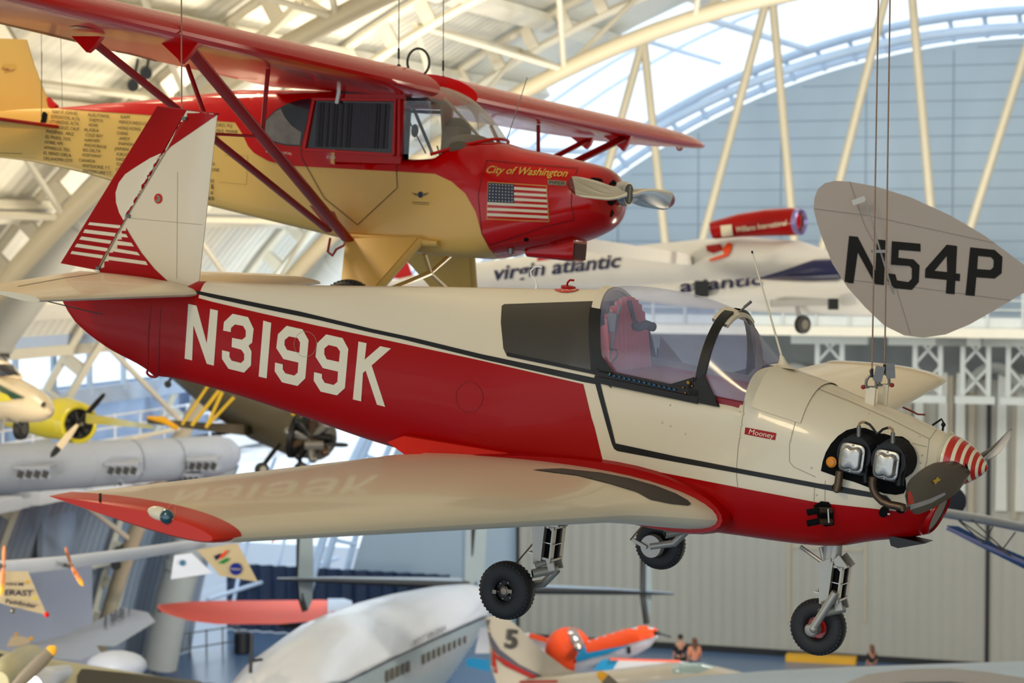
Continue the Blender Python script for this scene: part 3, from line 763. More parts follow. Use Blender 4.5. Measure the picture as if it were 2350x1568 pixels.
aq = MB(WHITE2); q = [(1231, 662), (1231, 654), (1229, 642), (1219, 633), (1218, 622), (1226, 613), (1236, 612), (1244, 613)]
aq.tube([MO.on(1, 0, *p) for p in q], .0045, 8); aq.lathe(MO.on(1, 0, 1231, 663), (0, 0, 1), [(.009, 0), (.009, .02)], 8); aq.build('bent_vent_tube', mo)
fc = MB(RED); p0 = MO.on(1, 0, 1304, 663); fc.lathe(p0, (0, 0, 1), [(.038, -.005), (.042, .004), (.042, .014), (.03, .018)], 24)
fc.tube([p0 + Vector(v) for v in ((-.01, 0, .01), (-.008, 0, .035), (.005, 0, .05), (.03, 0, .052))], .006, 8); fc.build('fuel_cap', mo)
# ---- wings
wtop = MB(WHITE)
def wing_secs(sy):
    S = []
    for k in range(0, 13):
        t = k / 12; y = .30 + (4.02 - .30) * t
        xle = -1.475 + (-1.64 + 1.475) * t if y > .75 else -1.475
        xle = interp([(.30, -1.25), (.42, -1.27), (.55, -1.34), (.75, -1.435), (.95, -1.50), (4.02, -1.64)], y)
        xte = interp([(.30, -3.13), (.45, -3.12), (4.02, -2.51)], y)
        z = interp([(.30, -.49), (.45, -.475), (4.02, -.155)], y)
        S.append((sy * y, xle, z, xle - xte, .128 - .02 * t, .008, 0))
    return S
for sy in (-1, 1):
    w = MB(WHITE); S = wing_secs(sy); ex = []
    for i in range(len(S) - 1):
        ex.append(S[i]); a, b = S[i], S[i + 1]
        for q in (.33, .66): ex.append(tuple(u + (v - u) * q for u, v in zip(a, b)))
    ex.append(S[-1])
    # half-way stations near the root follow the leading-edge glove
    ex = [(y, interp([(.30, -1.25), (.42, -1.27), (.55, -1.34), (.75, -1.435), (.95, -1.50), (4.02, -1.64)], abs(y)),) + r for (y, _, *r) in ex for r in [tuple(r)]]
    w.loft(wing_rings(ex, 22))
    wbv = w.bvh()
    if sy < 0:
        z4 = Z(860, 980, 2.798)
        paint_poly(MO, w, wbv, z4([(1010, 278), (1200, 270), (1450, 297), (1640, 335), (1800, 380), (1930, 430), (2010, 475), (2030, 498), (2010, 508), (1900, 497), (1770, 470), (1680, 420), (1500, 365), (1300, 315)]), GRIP, 10, off=.004)
    # aileron hinge line
    w.use(SEAM)
    for k in range(10):
        pass
    w.build('wing', mo)
    # rounded red tip
    c = MB(ORANGERED if sy < 0 else WHITE); R = []
    for y, sc, dx in ((3.97, 1.012, 0), (4.03, 1.0, 0), (4.075, .96, -.01), (4.10, .88, -.02), (4.112, .7, -.03)):
        yy, xle, z, ch, t, cm, tw = S[-1]
        R.append((sy * y, xle + dx, z + .005 * (1), ch + dx * 1.2, t * sc * (1.03 if y < 4 else 1), cm, tw))
    if sy < 0:
        c.loft([[p for p in r] for r in wing_rings(R, 22)]); cb2 = c.bvh()
        paint_poly(MO, c, cb2, [(232, 1116), (238, 1118), (233, 1136), (233, 1153), (227, 1152), (227, 1136)], MATTBLACK, 6, off=.003)
        paint_line(MO, c, cb2, [(382, 1172), (400, 1152), (402, 1170), (400, 1190), (385, 1201)], 1.2, mat('light_edge', (215, 150, 120), .4), 6, off=.003)
        tip = c.build('wing_tip', mo)
        lb = MB(WHITE); h1, n1 = MO.cast(cb2, 365, 1180); h2, n2 = MO.cast(cb2, 384, 1186)
        Rn = Vector((1, 0, 0))
        lb.ell(h1 + Vector((0, .006, 0)), (.062, .022, .028)); lb.build('lamp_housing', tip)
        lg = MB(mat('green_nav_lens', (10, 70, 80), .08, coat=1)); lg.ell(h2 + Vector((0, -.004, 0)), (.03, .024, .03)); lg.build('navigation_light', tip)
    else:
        c.loft(wing_rings(R, 22)); c.build('wing_tip', mo)
# wing root fairing (the flat red triangle behind the wing) and fillet
fa = MB(BRIGHTRED)
tri = [MO.on(1, -.345, 886, 1012), MO.on(1, -.40, 973, 1079), MO.on(1, -.40, 1380, 1083), MO.on(1, -.34, 1200, 1045), MO.on(1, -.30, 940, 1003)]
P0 = MO.on(1, -.25, 889, 1015); P1 = MO.on(1, -.26, 925, 1001); P2 = MO.on(1, -.37, 975, 1078); P3 = MO.on(1, -.36, 1150, 1080); P4 = MO.on(1, -.35, 1378, 1084); P5 = MO.on(1, -.325, 1160, 1040)
inner = [Vector((p.x, p.y + .18, p.z)) for p in (P0, P1, P2, P3, P4, P5)]
fa.add([P0, P1, P2, P3, P4, P5] + inner, [(0, 2, 1), (1, 2, 5), (2, 3, 5), (3, 4, 5), (0, 6, 8, 2), (2, 8, 9, 3), (3, 9, 10, 4), (0, 1, 7, 6), (1, 5, 11, 7), (5, 4, 10, 11), (6, 7, 11, 10, 9, 8)])
m = [Vector((v.x, -v.y, v.z)) for v in [P0, P1, P2, P3, P4, P5] + inner]
fa.add(m, [(0, 1, 2), (1, 5, 2), (2, 5, 3), (3, 5, 4), (0, 2, 8, 6), (2, 3, 9, 8), (3, 4, 10, 9), (0, 6, 7, 1), (1, 7, 11, 5), (5, 11, 10, 4), (6, 8, 9, 10, 11, 7)])
fa.build('wing_root_fairing', mo)
fl = MB(RED)
for sy in (-1, 1):
    path = []; S0 = wing_rings([(sy * .37, -1.235, -.482, 1.87, .158, .02, 1)], 22)[0]
    fl.loft([S0, wing_rings([(sy * .30, -1.215, -.482, 1.9, .175, .02, 1)], 22)[0]])
fl.build('wing_fillet', mo)
# ---- tail
TZ = dict(a=MO.on(1, 0, 457, 645), b=MO.on(1, 0, 499, 262), c=MO.on(1, 0, 432, 254), d=MO.on(1, 0, 228, 622), e=MO.on(1, 0, 360, 246), f=MO.on(1, 0, 146, 626))
def slab(mb, P, Q, th, nose_first=True, n=10):
    """thin tapered surface between two edges given as point lists (front edge P, rear edge Q), thickness list th front->rear"""
    rings = []
    for a, b in zip(P, Q):
        up = []; lo = []
        for i in range(n + 1):
            t = i / n; h = interp(th, t); p = a.lerp(b, t)
            up.append(p + Vector((0, h / 2, 0))); lo.append(p - Vector((0, h / 2, 0)))
        rings.append(up + lo[::-1])
    mb.loft(rings)
fin = MB(WHITE)
a0 = Vector((TZ['a'].x, 0, .10)); d0 = Vector((TZ['d'].x, 0, .10))
slab(fin, [a0.lerp(TZ['b'], k / 12) for k in range(13)], [d0.lerp(TZ['c'], k / 12) for k in range(13)], [(0, .008), (.06, .05), (.35, .075), (1, .05)])
fin.V = [Vector((v.x, v.y * (1 - .35 * max(0, (v.z - .1) / 1.1)), v.z)) for v in fin.V]
fbv = fin.bvh(); z0 = Z(0, 0, 2.904)
REDFIN = [[(445, 256), (499, 262), (483, 275), (430, 310), (392, 338), (383, 347), (376, 352)], None]
paint_poly(MO, fin, fbv, [(425, 252), (501, 262), (498, 264), (452, 296), (392, 337), (384, 347), (375, 352)], RED, 10, off=.003, mirror=True)
paint_poly(MO, fin, fbv, [(276, 515), (285, 514), (300, 540), (325, 580), (355, 617), (385, 645), (412, 668), (300, 640), (225, 627), (228, 618)], RED, 10, off=.003, mirror=True)
zt = Z(0, 480, 2.904)
for q in ([(800, 160), (845, 168), (858, 190), (785, 183)], [(765, 208), (880, 225), (897, 250), (752, 235)], [(738, 255), (920, 287), (938, 310), (728, 278)], [(708, 312), (975, 348), (990, 374), (696, 335)], [(815, 112), (825, 135), (808, 132)]):
    paint_poly(MO, fin, fbv, zt(q), LETTERW, 10, off=.006, mirror=True)
paint_poly(MO, fin, fbv, circ(364, 456, 9.3, e=1.25), BRIGHTRED, 8, off=.004)
paint_poly(MO, fin, fbv, [(360, 450), (366, 448), (370, 455), (368, 463), (361, 465), (358, 459), (364, 457)], mat('emblem_grey', (120, 120, 100), .5), 8, off=.006)
fin.use(mat('rib_tape', (206, 196, 170), .5))
paint_line(MO, fin, fbv, [(408, 395), (406, 640)], .7, SEAM, off=.003); paint_line(MO, fin, fbv, [(290, 500), (465, 516)], .7, SEAM, off=.003)
fn = fin.build('tail_fin', mo)
ru = MB(RED)
g = .004; d0 = d0 + Vector((0, 0, .035))
slab(ru, [d0.lerp(TZ['c'], k / 12) - Vector((g, 0, 0)) for k in range(0, 13)], [Vector((TZ['f'].x - .03, 0, .13)).lerp(TZ['e'], k / 12) for k in range(0, 13)], [(0, .055), (.2, .05), (1, .006)])
ru.V = [Vector((v.x, v.y * (1 - .35 * max(0, (v.z - .1) / 1.1)), v.z)) for v in ru.V]
rbv = ru.bvh()
paint_poly(MO, ru, rbv, [(381, 347), (345, 363), (310, 385), (288, 400), (273, 420), (266, 442), (267, 465), (274, 488), (284, 506), (290, 498), (330, 432), (372, 357)], LETTERW, 9, off=.003, mirror=True)
for q in ([(600, 88), (805, 108), (800, 130), (588, 105)], [(568, 135), (775, 160), (765, 183), (556, 158)], [(545, 182), (745, 210), (735, 232), (530, 203)], [(515, 230), (720, 260), (712, 283), (500, 252)], [(482, 280), (690, 308), (682, 330), (472, 298)]):
    paint_poly(MO, ru, rbv, zt(q), LETTERW, 10, off=.003, mirror=True)
ru.build('rudder', mo)
for x, y in ((294, 496), (424, 272), (226, 616)): hg = MB(STEEL); hg.box(MO.on(1, -.03, x, y), (.03, .02, .02)); hg.build('rudder_hinge', mo)
hs_ = MB(mat('hinge_gap', (150, 136, 116), .6)); hs_.tube([Vector((TZ['d'].x - .004, -.012, .14)), Vector((TZ['c'].x - .002, -.012, TZ['c'].z - .05))], [.013, .009], 8); hs_.build('hinge_strip', mo)
ft = MB(RED); ft.bar(MO.on(1, 0, 363, 246), MO.on(1, 0, 499, 262), .03, .012); ft.build('fin_cap', mo)
# tailplane: near (starboard) and far (port)
HS = dict(le0=MO.on(1, -.09, 417, 672), te0=MO.on(1, -.06, 150, 632))
for sy in (-1, 1):
    hs = MB(WHITE); zt_ = .135
    secs = []
    for k in range(9):
        y = .06 + 1.30 * k / 8
        xle = -5.02 - .10 * (k / 8); xte = interp([(.06, -5.98), (1.0, -5.72), (1.36, -5.55)], y); secs.append((sy * y, xle, zt_ - .02 + .0 * k, xle - xte, .085, 0, 0))
    hs.loft(wing_rings(secs, 14)); hbv = hs.bvh()
    if sy < 0: paint_line(MO, hs, hbv, [(40, 658), (150, 638), (224, 628)], 1.2, SEAM, off=.003)
    hs.build('stabilizer', mo)
el = MB(STEEL); el.tube([MO.on(1, -.6, 22, 671), MO.on(1, -.1, 235, 722)], .004, 6); el.build('tail_antenna_wire', mo)
tr = MB(RED); c_ = MO.on(1, 0, 350, 857); ring = [c_ + Vector((.045 * cos(t), 0, .022 * sin(t))) for t in [2 * pi * k / 18 for k in range(18)]]
tr.tube(ring, .008, 6, closed=True); tr.build('tie_down_ring', mo)

# ---- nose: spinner, propeller, chin intake
sp = MB(); NB = 44; S0 = Vector((0, 0, 0))
STR = [i for i in range(18)]
sprof = []
for i in range(37):
    t = i / 36; sprof.append((.135 * (1 - t ** 1.75) ** .8 if t < 1 else .0, -.205 + .215 * t))
cols = ['w', 'r', 'w', 'r', 'w', 'r', 'w', 'r', 'w', 'r', 'w', 'r', 'w']
SPR = mat('spinner_red', (190, 32, 12), .25, coat=.4); SPW = mat('spinner_cream', (232, 218, 184), .3, coat=.3)
edges = [0, .09, .25, .335, .455, .525, .625, .69, .775, .83, .89, .945, 1.0]
def sprad(t): return .135 * max(0, (1 - t ** 1.75)) ** .8
for i in range(12):
    a, b = edges[i], edges[i + 1]
    sp.use(SPW if i % 2 == 0 else SPR)
    sp.lathe((-.205, 0, 0), (1, 0, 0), [(sprad(a + (b - a) * k / 4), .215 * (a + (b - a) * k / 4)) for k in range(5)], NB, cap=False)
sp.use(BLACK).lathe((-.215, 0, 0), (1, 0, 0), [(.13, 0), (.135, .01)], NB)
spo = sp.build('spinner', mo, sharp=50)
tipn = MO.on(0, -.10, 2080, 1152); tipf = MO.on(0, -.10, 2319, 963)
dirn = Vector((0, tipn.y, tipn.z)).normalized(); Ln = Vector((0, tipn.y, tipn.z)).length; Lf = Vector((0, tipf.y, tipf.z)).length
LL = .80
DG = mat('dark_polished_blade', (84, 78, 70), .38, metal=.6, noise=.15, scale=8); BRT = mat('bright_leading_edge', (175, 180, 195), .2, metal=.95)
for k, (dr, L) in enumerate(((dirn, Ln), (-dirn, max(Lf, .5)))):
    pb = MB(DG); side = Vector((1, 0, 0)).cross(dr).normalized()      # in the disc, across the blade
    rings = []
    for i in range(15):
        t = i / 14; r = .05 + (L - .05) * t
        ch = spl([(0, .045), (.15, .068), (.35, .092), (.6, .096), (.85, .088), (.96, .066), (1, .03)], t)
        tw = radians(spl([(0, 62), (.3, 46), (.7, 26), (1, 18)], t)); th = spl([(0, .05), (.2, .03), (.5, .014), (1, .004)], t)
        u = side * cos(tw) + Vector((1, 0, 0)) * sin(tw); nrm = dr.cross(u).normalized(); c = Vector((-.10, 0, 0)) + dr * r
        rings.append([c + u * (ch * cos(a)) + nrm * (th * .5 * sin(a)) for a in [2 * pi * q / 20 for q in range(20)]])
    pb.loft(rings)
    pbv = pb.bvh()
    if k == 0:
        zp = Z(2050, 940, 4.9)
        paint_poly(MO, pb, pbv, zp([(180, 910), (215, 980), (232, 1058), (118, 1080), (110, 1030), (130, 960)]), BRIGHTRED, 6, off=.002)
        paint_poly(MO, pb, pbv, zp([(120, 1085), (240, 1060), (400, 1010), (575, 935), (585, 960), (430, 1050), (300, 1095), (140, 1145)]), BRT, 6, off=.002)
        for an_ in (0, 1):
            e_ = [(2148 + 3.2 * cos(t) * 1 + (8 if 0 else 0) * 0, 1104 + 9.5 * sin(t)) for t in [2 * pi * q / 14 for q in range(14)]]
            th0 = radians(25 + 50 * an_); e_ = [(2148 + (x - 2148) * cos(th0) - (y - 1104) * sin(th0), 1104 + (x - 2148) * sin(th0) + (y - 1104) * cos(th0)) for x, y in e_]
            paint_poly(MO, pb, pbv, e_, mat('yellow_decal', (205, 165, 20), .4), 6, off=.003 + .001 * an_)
    pb.build('propeller_blade', mo)
pr = MB(MATTBLACK); pr.lathe((-.20, 0, 0), (1, 0, 0), [(.1, 0), (.1, .05), (.05, .12)], 20)
pr.tube([Vector((-.10, 0, 0)), Vector((-.10, 0, 0)) + dirn * .09], .034, 14); pr.build('propeller_hub', mo)
ck = MB(WHITE); ck.lathe((-.215, 0, -.0), (1, 0, 0), [(.15, 0), (.14, .012), (.12, .016)], 36); ck.build('nose_ring', mo)
ch_ = MB(RED)    # chin scoop under the spinner
def cs(x, w, t, b, n=28): return sup(x, w, t, b, (t + b) / 2, 2.4, 2.4, n)
c0 = Vector((-.232, 0, -.285)); nx = Vector((.92, 0, .25)).normalized(); uz = Vector((.30, 0, 1)).normalized()
el = lambda k, o: [c0 + nx * o + uz * (.112 * k * sin(t)) + Vector((0, .105 * k * cos(t), 0)) for t in [2 * pi * q / 36 for q in range(36)]]
ch_.loft([el(1.12, -.08), el(1.10, -.02), el(1.04, .02), el(.96, .026), el(.90, .015)], cap=False)
ch_.use(mat('scoop_lining', (62, 52, 42), .6, metal=.3)).loft([el(.90, .015), el(.8, -.09), el(.3, -.12)], cap=True)
ch_.build('chin_intake', mo)

# ---- engine: two near cylinders with rocker covers, leads, exhausts; two more on the far side
def cyl(sy, cover_px, plug_px):
    root = MO.on(1, sy * .30, *cover_px) if sy < 0 else None
    c = Vector((cover_px[0], sy * .335, cover_px[2])) if sy > 0 else MO.on(1, -.345, *cover_px)
    e = MB(BLACKMETAL)
    for k in range(12):
        y = sy * (.20 + .0105 * k); r = .108 - .0015 * k
        e.lathe((c.x - .0, y, c.z + .018), (0, sy, 0), [(r, 0), (r, .004), (.06, .0045), (.06, .0105)], 26)
    for k in range(5): e.box((c.x, sy * (.30 + .007 * k), c.z + .0), (.15 - .01 * k, .004, .17 - .012 * k))
    e.box((c.x, sy * .32, c.z), (.12, .04, .13))
    o = e.build('engine_cylinder', mo)
    v = MB(ALU)
    def rr(s_, y, dent=0, n=40):
        R_ = []
        for q in range(n):
            a = 2 * pi * q / n; cx, cz = cos(a), sin(a)
            px = math.copysign(abs(cx) ** (2 / 4.6), cx) * s_ * .93; pz = math.copysign(abs(cz) ** (2 / 4.6), cz) * s_ * 1.03
            if dent: pz -= math.copysign(dent * max(0, 1 - abs(px) / (s_ * .35)), pz) if abs(px) < s_ * .35 else 0
            R_.append(Vector((c.x + px, sy * y, c.z + pz)))
        return R_
    v.loft([rr(.070, .335), rr(.072, .337), rr(.072, .343), rr(.070, .345), rr(.060, .346, .008), rr(.058, .362, .010), rr(.053, .370, .012), rr(.045, .373, .008), rr(.001, .374)])
    for a in (90, 32, -32, -90, 212, 148): v.ell((c.x + .066 * cos(radians(a)) * .95, sy * .346, c.z + .071 * sin(radians(a)) * .97), (.0065, .004, .0065), nu=8, nv=6)
    vo = v.build('rocker_cover', o, sharp=45)
    return c, o
c1, o1 = cyl(-1, (1954, 1052), None); c2, o2 = cyl(-1, (2033, 1068), None)
for cpt in (c1, c2): cyl(1, (cpt.x, 0, cpt.z), None)
for cpt, px in ((c1, (1952, 1054)), (c2, (2031, 1068))):
    tx = MB(mat('embossed_letter', (205, 200, 190), .3, metal=.9)); bm = text_geo('Continental'); g_ = cut_bm(bm, .5)
    tx.add([Vector((cpt.x - .036 + a * .0145, -.3745, cpt.z - .008 + b * .016)) for a, b in g_[0]], g_[1]); tx.build('embossed_name', o1 if px[0] < 2000 else o2)
hz = MB(STEEL); zE = Z(1880, 940, 6.03)
def EP(l, y): return [MO.on(1, y, *p) for p in zE(l)]
hz.tube(EP([(545, 400), (548, 330), (550, 225)], -.30), [.013, .011, .0105], 10); hz.tube(EP([(1015, 490), (1018, 420), (1020, 320)], -.30), [.013, .011, .0105], 10)
hz.use(mat('tan_lead', (150, 120, 85), .5)).tube(EP([(550, 225), (560, 190), (600, 172), (640, 180)], -.30), .007, 8); hz.tube(EP([(1018, 318), (1015, 280), (980, 252), (940, 255)], -.30), .007, 8)
hz.use(BLACK).tube(EP([(635, 178), (700, 210), (750, 270), (800, 345)], -.31), .0065, 8); hz.tube(EP([(945, 253), (880, 275), (820, 330)], -.31), .0065, 8)
hz.build('ignition_lead', mo)
e1 = MB(RUST); e1.tube(EP([(285, 850), (275, 950), (262, 1040), (240, 1130)], -.345), [.02, .021, .021, .021], 14); e1.build('exhaust_pipe', mo)
e2 = MB(RUST); e2.tube(EP([(745, 930), (735, 1010), (748, 1100), (790, 1190), (870, 1270), (980, 1320), (1090, 1340), (1165, 1355), (1160, 1400)], -.34), .0205, 14); e2.build('exhaust_pipe', mo)
e3 = MB(MATTBLACK); e3.tube([MO.on(1, -.24, 2030, 1172), MO.on(1, -.31, 2027, 1178)], .023, 16); e3.use(ALU).box(MO.on(1, -.31, 2040, 1180), (.012, .008, .006)); e3.build('drain_pipe', mo)
e4 = MB(RUST)
for (x, y) in ((0, 0), (0, 25)):
    e4.use(RUST).tube([MO.on(1, -.30, 1908 + x, 1174 + y - 2), MO.on(1, -.36, 1878 + x, 1172 + y)], .016, 14); e4.use(MATTBLACK).tube([MO.on(1, -.36, 1878 + x, 1172 + y), MO.on(1, -.39, 1852 + x, 1177 + y)], .0165, 14)
e4.use(ALU).tube([MO.on(1, -.36, 1900, 1168), MO.on(1, -.36, 1902, 1200)], .005, 6); e4.build('crankcase_breather', mo)
e5 = MB(mat('orange_cap', (214, 130, 12), .4)); e5.lathe(MO.on(1, -.30, 1911, 1060), (0, -1, 0), [(.026, 0), (.028, .02), (.02, .024), (.02, .03), (.012, .032)], 22); e5.build('oil_filler_cap', mo)
e6 = MB(BLACKMETAL); e6.tube(EP([(1150, 640), (1160, 760), (1120, 900), (1110, 1050)], -.30), .022, 12); e6.build('intake_pipe', mo); e6 = MB(BLACKMETAL); e6.tube(EP([(640, 640), (660, 760), (640, 900), (650, 1010)], -.29), .018, 12); e6.build('intake_pipe', mo)
wr = MB(mat('red_wire', (130, 40, 28), .5)); wr.tube([MO.on(1, .30, *p) for p in ((2072, 935), (2095, 945), (2106, 951), (2123, 952))], .005, 6); wr.build('loose_wire', mo)
wl = MB(BLACKMETAL); wl.tube([MO.on(1, .22, *p) for p in ((2140, 976), (2161, 962), (2166, 972), (2163, 990))], .006, 6); wl.ell(MO.on(1, .22, 2165, 975), .012); wl.build('far_spark_lead', mo)
sc_ = MB(BLACK); sc_.prism([(-.42, -.42), (-.22, -.42), (-.36, -.475), (-.40, -.47)], lambda a, b, t: Vector((a, t, b)), -.12, .0); sc_.build('cowl_flap', mo)

# ---- landing gear
def tyre(mb, c, R, w, ax=(0, 1, 0)):
    mb.use(RUBBER); ax = Vector(ax)
    p = []
    for k in range(25):
        a = -pi * .82 + 2 * pi * .82 * k / 24
        rr_ = R - w * .5 + math.copysign(abs(cos(a)) ** .8, cos(a)) * w * .5; h = math.copysign(abs(sin(a)) ** .85, sin(a)) * w * .5
        p.append((rr_, h))
    for j in (-.18, 0, .18): pass
    mb.lathe(c, ax, p, 60, cap=False)
def wheel(par, name, c, R, w, sy, rimcol, rimr):
    t = MB(RUBBER); tyre(t, c, R, w); ri_ = MB(RUBBER)
    for k in range(40):      # tread blocks along the shoulders
        a = 2 * pi * k / 40
        for s_ in (-1, 1): t.box(Vector(c) + Vector((cos(a) * (R - .0125), s_ * w * .34, sin(a) * (R - .0125))), (.010, .010, .012), Matrix.Rotation(-a, 3, 'Y'))
    o = t.build('tyre', par)
    r = MB(rimcol)
    r.lathe(c, (0, sy, 0), [(rimr * 1.02, -.05), (rimr * 1.05, .0), (rimr * 1.02, w * .30), (rimr * .93, w * .28), (rimr * .88, w * .12), (rimr * .45, w * .10), (rimr * .42, w * .22), (.001, w * .24)], 36, cap=False)
    r.use(SILVER)
    for k in range(6):
        a = pi / 3 * k + .3; r.ell(Vector(c) + Vector((cos(a) * rimr * .68, sy * w * .14, sin(a) * rimr * .68)), .006, nu=8, nv=6)
    r.build('wheel_rim', o)
    return o
SUP = [(0, 0)]
def shock(par, x, z, y0, sy):
    """strut block: tube, fork housing with rubber discs, pivots"""
    g = MB(SILVER)
    g.tube([(x, y0, z + .24), (x + .005, y0, z + .05)], .036, 18)
    g.prism([(x - .07, z + .06), (x + .0, z + .10), (x + .012, z + .03), (x + .01, z - .14), (x - .03, z - .15), (x - .06, z + .03)], lambda a, b, t: Vector((a, t, b)), y0 - .045, y0 + .045)
    for s_ in (-1, 1):
        g.bar((x + .03, y0 + s_ * .05, z + .11), (x + .085, y0 + s_ * .05, z + .06), .01, .05); g.bar((x + .075, y0 + s_ * .05, z + .07), (x + .075, y0 + s_ * .05, z - .12), .01, .035); g.bar((x + .018, y0 + s_ * .05, z + .09), (x + .018, y0 + s_ * .05, z - .12), .01, .03)
    g.box((x + .05, y0, z + .065), (.06, .11, .012)); g.box((x + .05, y0, z - .105), (.07, .11, .012))
    g.use(MATTBLACK)
    g.tube([(x + .047, y0, z + .055), (x + .047, y0, z - .10)], .036, 16)
    g.tube([(x - .03, y0, z - .02), (x - .03, y0, z - .09)], .03, 12)
    g.use(ALU).box((x + .047, y0, z - .022), (.075, .09, .005)); g.box((x - .04, y0, z - .095), (.06, .08, .006))
    g.use(SILVER).tube([(x - .005, y0 + sy * .085, z - .19), (x + .09, y0 - sy * .01, z - .155)], .024, 14)
    g.use(MATTBLACK).tube([(x - .0052, y0 + sy * .0856, z - .19), (x - .007, y0 + sy * .087, z - .1905)], .017, 14)
    g.use(SILVER).tube([(x + .0, y0 + sy * .07, z - .145), (x + .06, y0, z - .115)], .018, 12); g.bar((x + .06, y0 + .04, z - .10), (x + .085, y0 + .04, z - .16), .012, .04); g.bar((x + .06, y0 - .04, z - .10), (x + .085, y0 - .04, z - .16), .012, .04)
    return g.build('shock_strut', par)
for sy in (-1, 1):
    wc = Vector((-2.17, sy * .89, -.98))
    wheel(mo, 'w', wc, .155, .105, sy, BLACKMETAL, .068)
    hub = MB(mat('worn_hub_metal', (130, 118, 104), .4, metal=.8)); hub.lathe(wc, (0, sy, 0), [(.026, .015), (.027, .030), (.02, .033), (.018, .036), (.008, .037)], 22); hub.box(wc + Vector((-.05, sy * .04, -.012)), (.022, .012, .02)); hub.box(wc + Vector((.045, sy * .04, .01)), (.02, .012, .02))
    hub.build('wheel_hub', mo)
    y0 = sy * .77; g = MB(SILVER)
    sx = -2.045
    shock(mo, sx, -.68, y0, -1)
    g.tube([(sx + .09, y0 - sy * .0, -.84), (sx + .02, y0, -.93), (wc.x, y0, wc.z)], .022, 14); g.lathe((wc.x, y0 - .01 * sy, wc.z), (0, sy, 0), [(.001, 0), (.066, 0), (.068, .045), (.03, .05)], 30); g.tube([(wc.x, y0, wc.z), (wc.x, wc.y, wc.z)], .02, 12)
    g.bar((wc.x - .02, y0 - .02 * sy, wc.z - .01), (wc.x - .12, y0 - .02 * sy, wc.z + .02), .01, .02); g.use(mat('brake_hose', (110, 85, 60), .6)).tube([(wc.x - .13, y0 - .02 * sy, wc.z + .015), (wc.x - .05, y0 - .05 * sy, wc.z + .12), (sx, y0 - .03 * sy, -.62)], .005, 6)
    g.use(SILVER).tube([(sx - .03, y0, -.60), (sx - .12, y0, -.52)], .012, 8)
    g.build('main_gear_leg', mo)
# nose gear
nc = Vector((-.78, .01, -1.01))
wheel(mo, 'w', nc, .152, .10, -1, mat('wheel_red', (176, 22, 16), .35, coat=.3), .082)
ng = MB(SILVER)
top = Vector((-.80, -.02, -.50)); kx, kz = -.735, -.80
tt = MO.on(1, -.03, 1905, 1258); tb_ = MO.on(1, -.03, 1905, 1306)
ng.tube([Vector((tt.x, -.03, -.40)), Vector((tb_.x - .01, -.03, tb_.z))], [.05, .035], 20)
ng.tube([MO.on(1, -.05, 1837, 1255), MO.on(1, -.05, 1886, 1290)], .011, 8); ng.tube([MO.on(1, -.05, 1883, 1256), MO.on(1, -.05, 1892, 1297)], .011, 8); ng.ell(MO.on(1, -.05, 1888, 1298), .014)
ng.tube([MO.on(1, -.11, 1918, 1360), MO.on(1, -.12, 1866, 1442)], .022, 16); ng.ell(MO.on(1, -.12, 1867, 1443), (.024, .024, .024)); ng.lathe((nc.x, -.03, nc.z), (0, -1, 0), [(.036, 0), (.036, .06), (.028, .07), (.01, .075)], 22)
ng.build('nose_gear_leg', mo)
s0 = MO.on(1, -.03, 1908, 1322); shock(mo, s0.x - .0, s0.z, -.03, -1)

# ---- hanging gear
hk = MB(WHITE); 
lugs = [((1997, 930), (2000, 889), -.05), ((2027, 917), (2029, 882), .05)]
for a, b, y in lugs:
    hk = MB(WHITE); A_ = MO.on(1, y, *a); B_ = MO.on(1, y, *b); hk.bar(A_ + Vector((0, 0, -.06)), B_, .016, .05, up=(1, 0, 0)); hk.build('lifting_lug', mo)
CAMX = MO
def W(v): return MO.M @ v
for i, (a, b, y, topx, lab) in enumerate((((1999, 889), (2001, 862), -.05, 2023, 'left of the two steel cables rising from the nose of airplane N3199K'), ((2029, 884), (2030, 852), .05, 2046, 'right of the two steel cables rising from the nose of airplane N3199K'))):
    sh = MB(STEEL); B_ = MO.on(1, y, *a); S_ = MO.on(1, y, b[0], b[1])
    t = thing('hanging_cable', Matrix.Identity(4), lab, 'cable', 'nose cables')
    wb_ = W(B_); ws = W(S_); up = Vector((0, 0, 1)); sd = Vector((1, -.2, 0)).normalized()
    ring = [wb_ + sd * (-.022), wb_ + up * .015 - sd * .026, wb_ + up * .035 - sd * .024, wb_ + up * .055 - sd * .012, wb_ + up * .06, wb_ + up * .055 + sd * .012, wb_ + up * .035 + sd * .024, wb_ + up * .015 + sd * .026, wb_ + sd * .022]
    sh.tube(ring, .0075, 8); sh.tube([wb_ - sd * .035, wb_ + sd * .035], .007, 10); sh.use(mat('shackle_pin_red', (140, 30, 24), .5)).ell(wb_ + sd * (-.04 if i == 0 else .04), (.012, .012, .012))
    sh.build('shackle', t)
    d_ = ws.y; topw = P(topx + 17, -1400, (ws - CAMPOS).dot(CAMROT @ Vector((0, 1, 0))))
    cb_ = MB(CABLE); base = wb_ + up * .058
    loop = [base, base + up * .03 + sd * .008, ws + sd * .002, ws - sd * .002, base + up * .03 - sd * .008]
    cb_.tube([base, base + up * .03 + sd * .009, ws], .0032, 6); cb_.tube([base, base + up * .03 - sd * .009, ws], .0032, 6)
    cb_.tube([ws + up * .0, topw], .0042, 8); cb_.use(BLACK).tube([ws - up * .01, ws + up * .035], .008, 10)
    cb_.build('wire_rope', t)
    tg = MB(STEEL); pc = P((2017, 2044)[i], (858, 852)[i], 11.0 if i == 0 else 11.35); tg.box(pc, (.045, .004, .075), Matrix.Rotation(radians(12 if i == 0 else -3), 3, 'Y')); tg.build('load_tag', t)
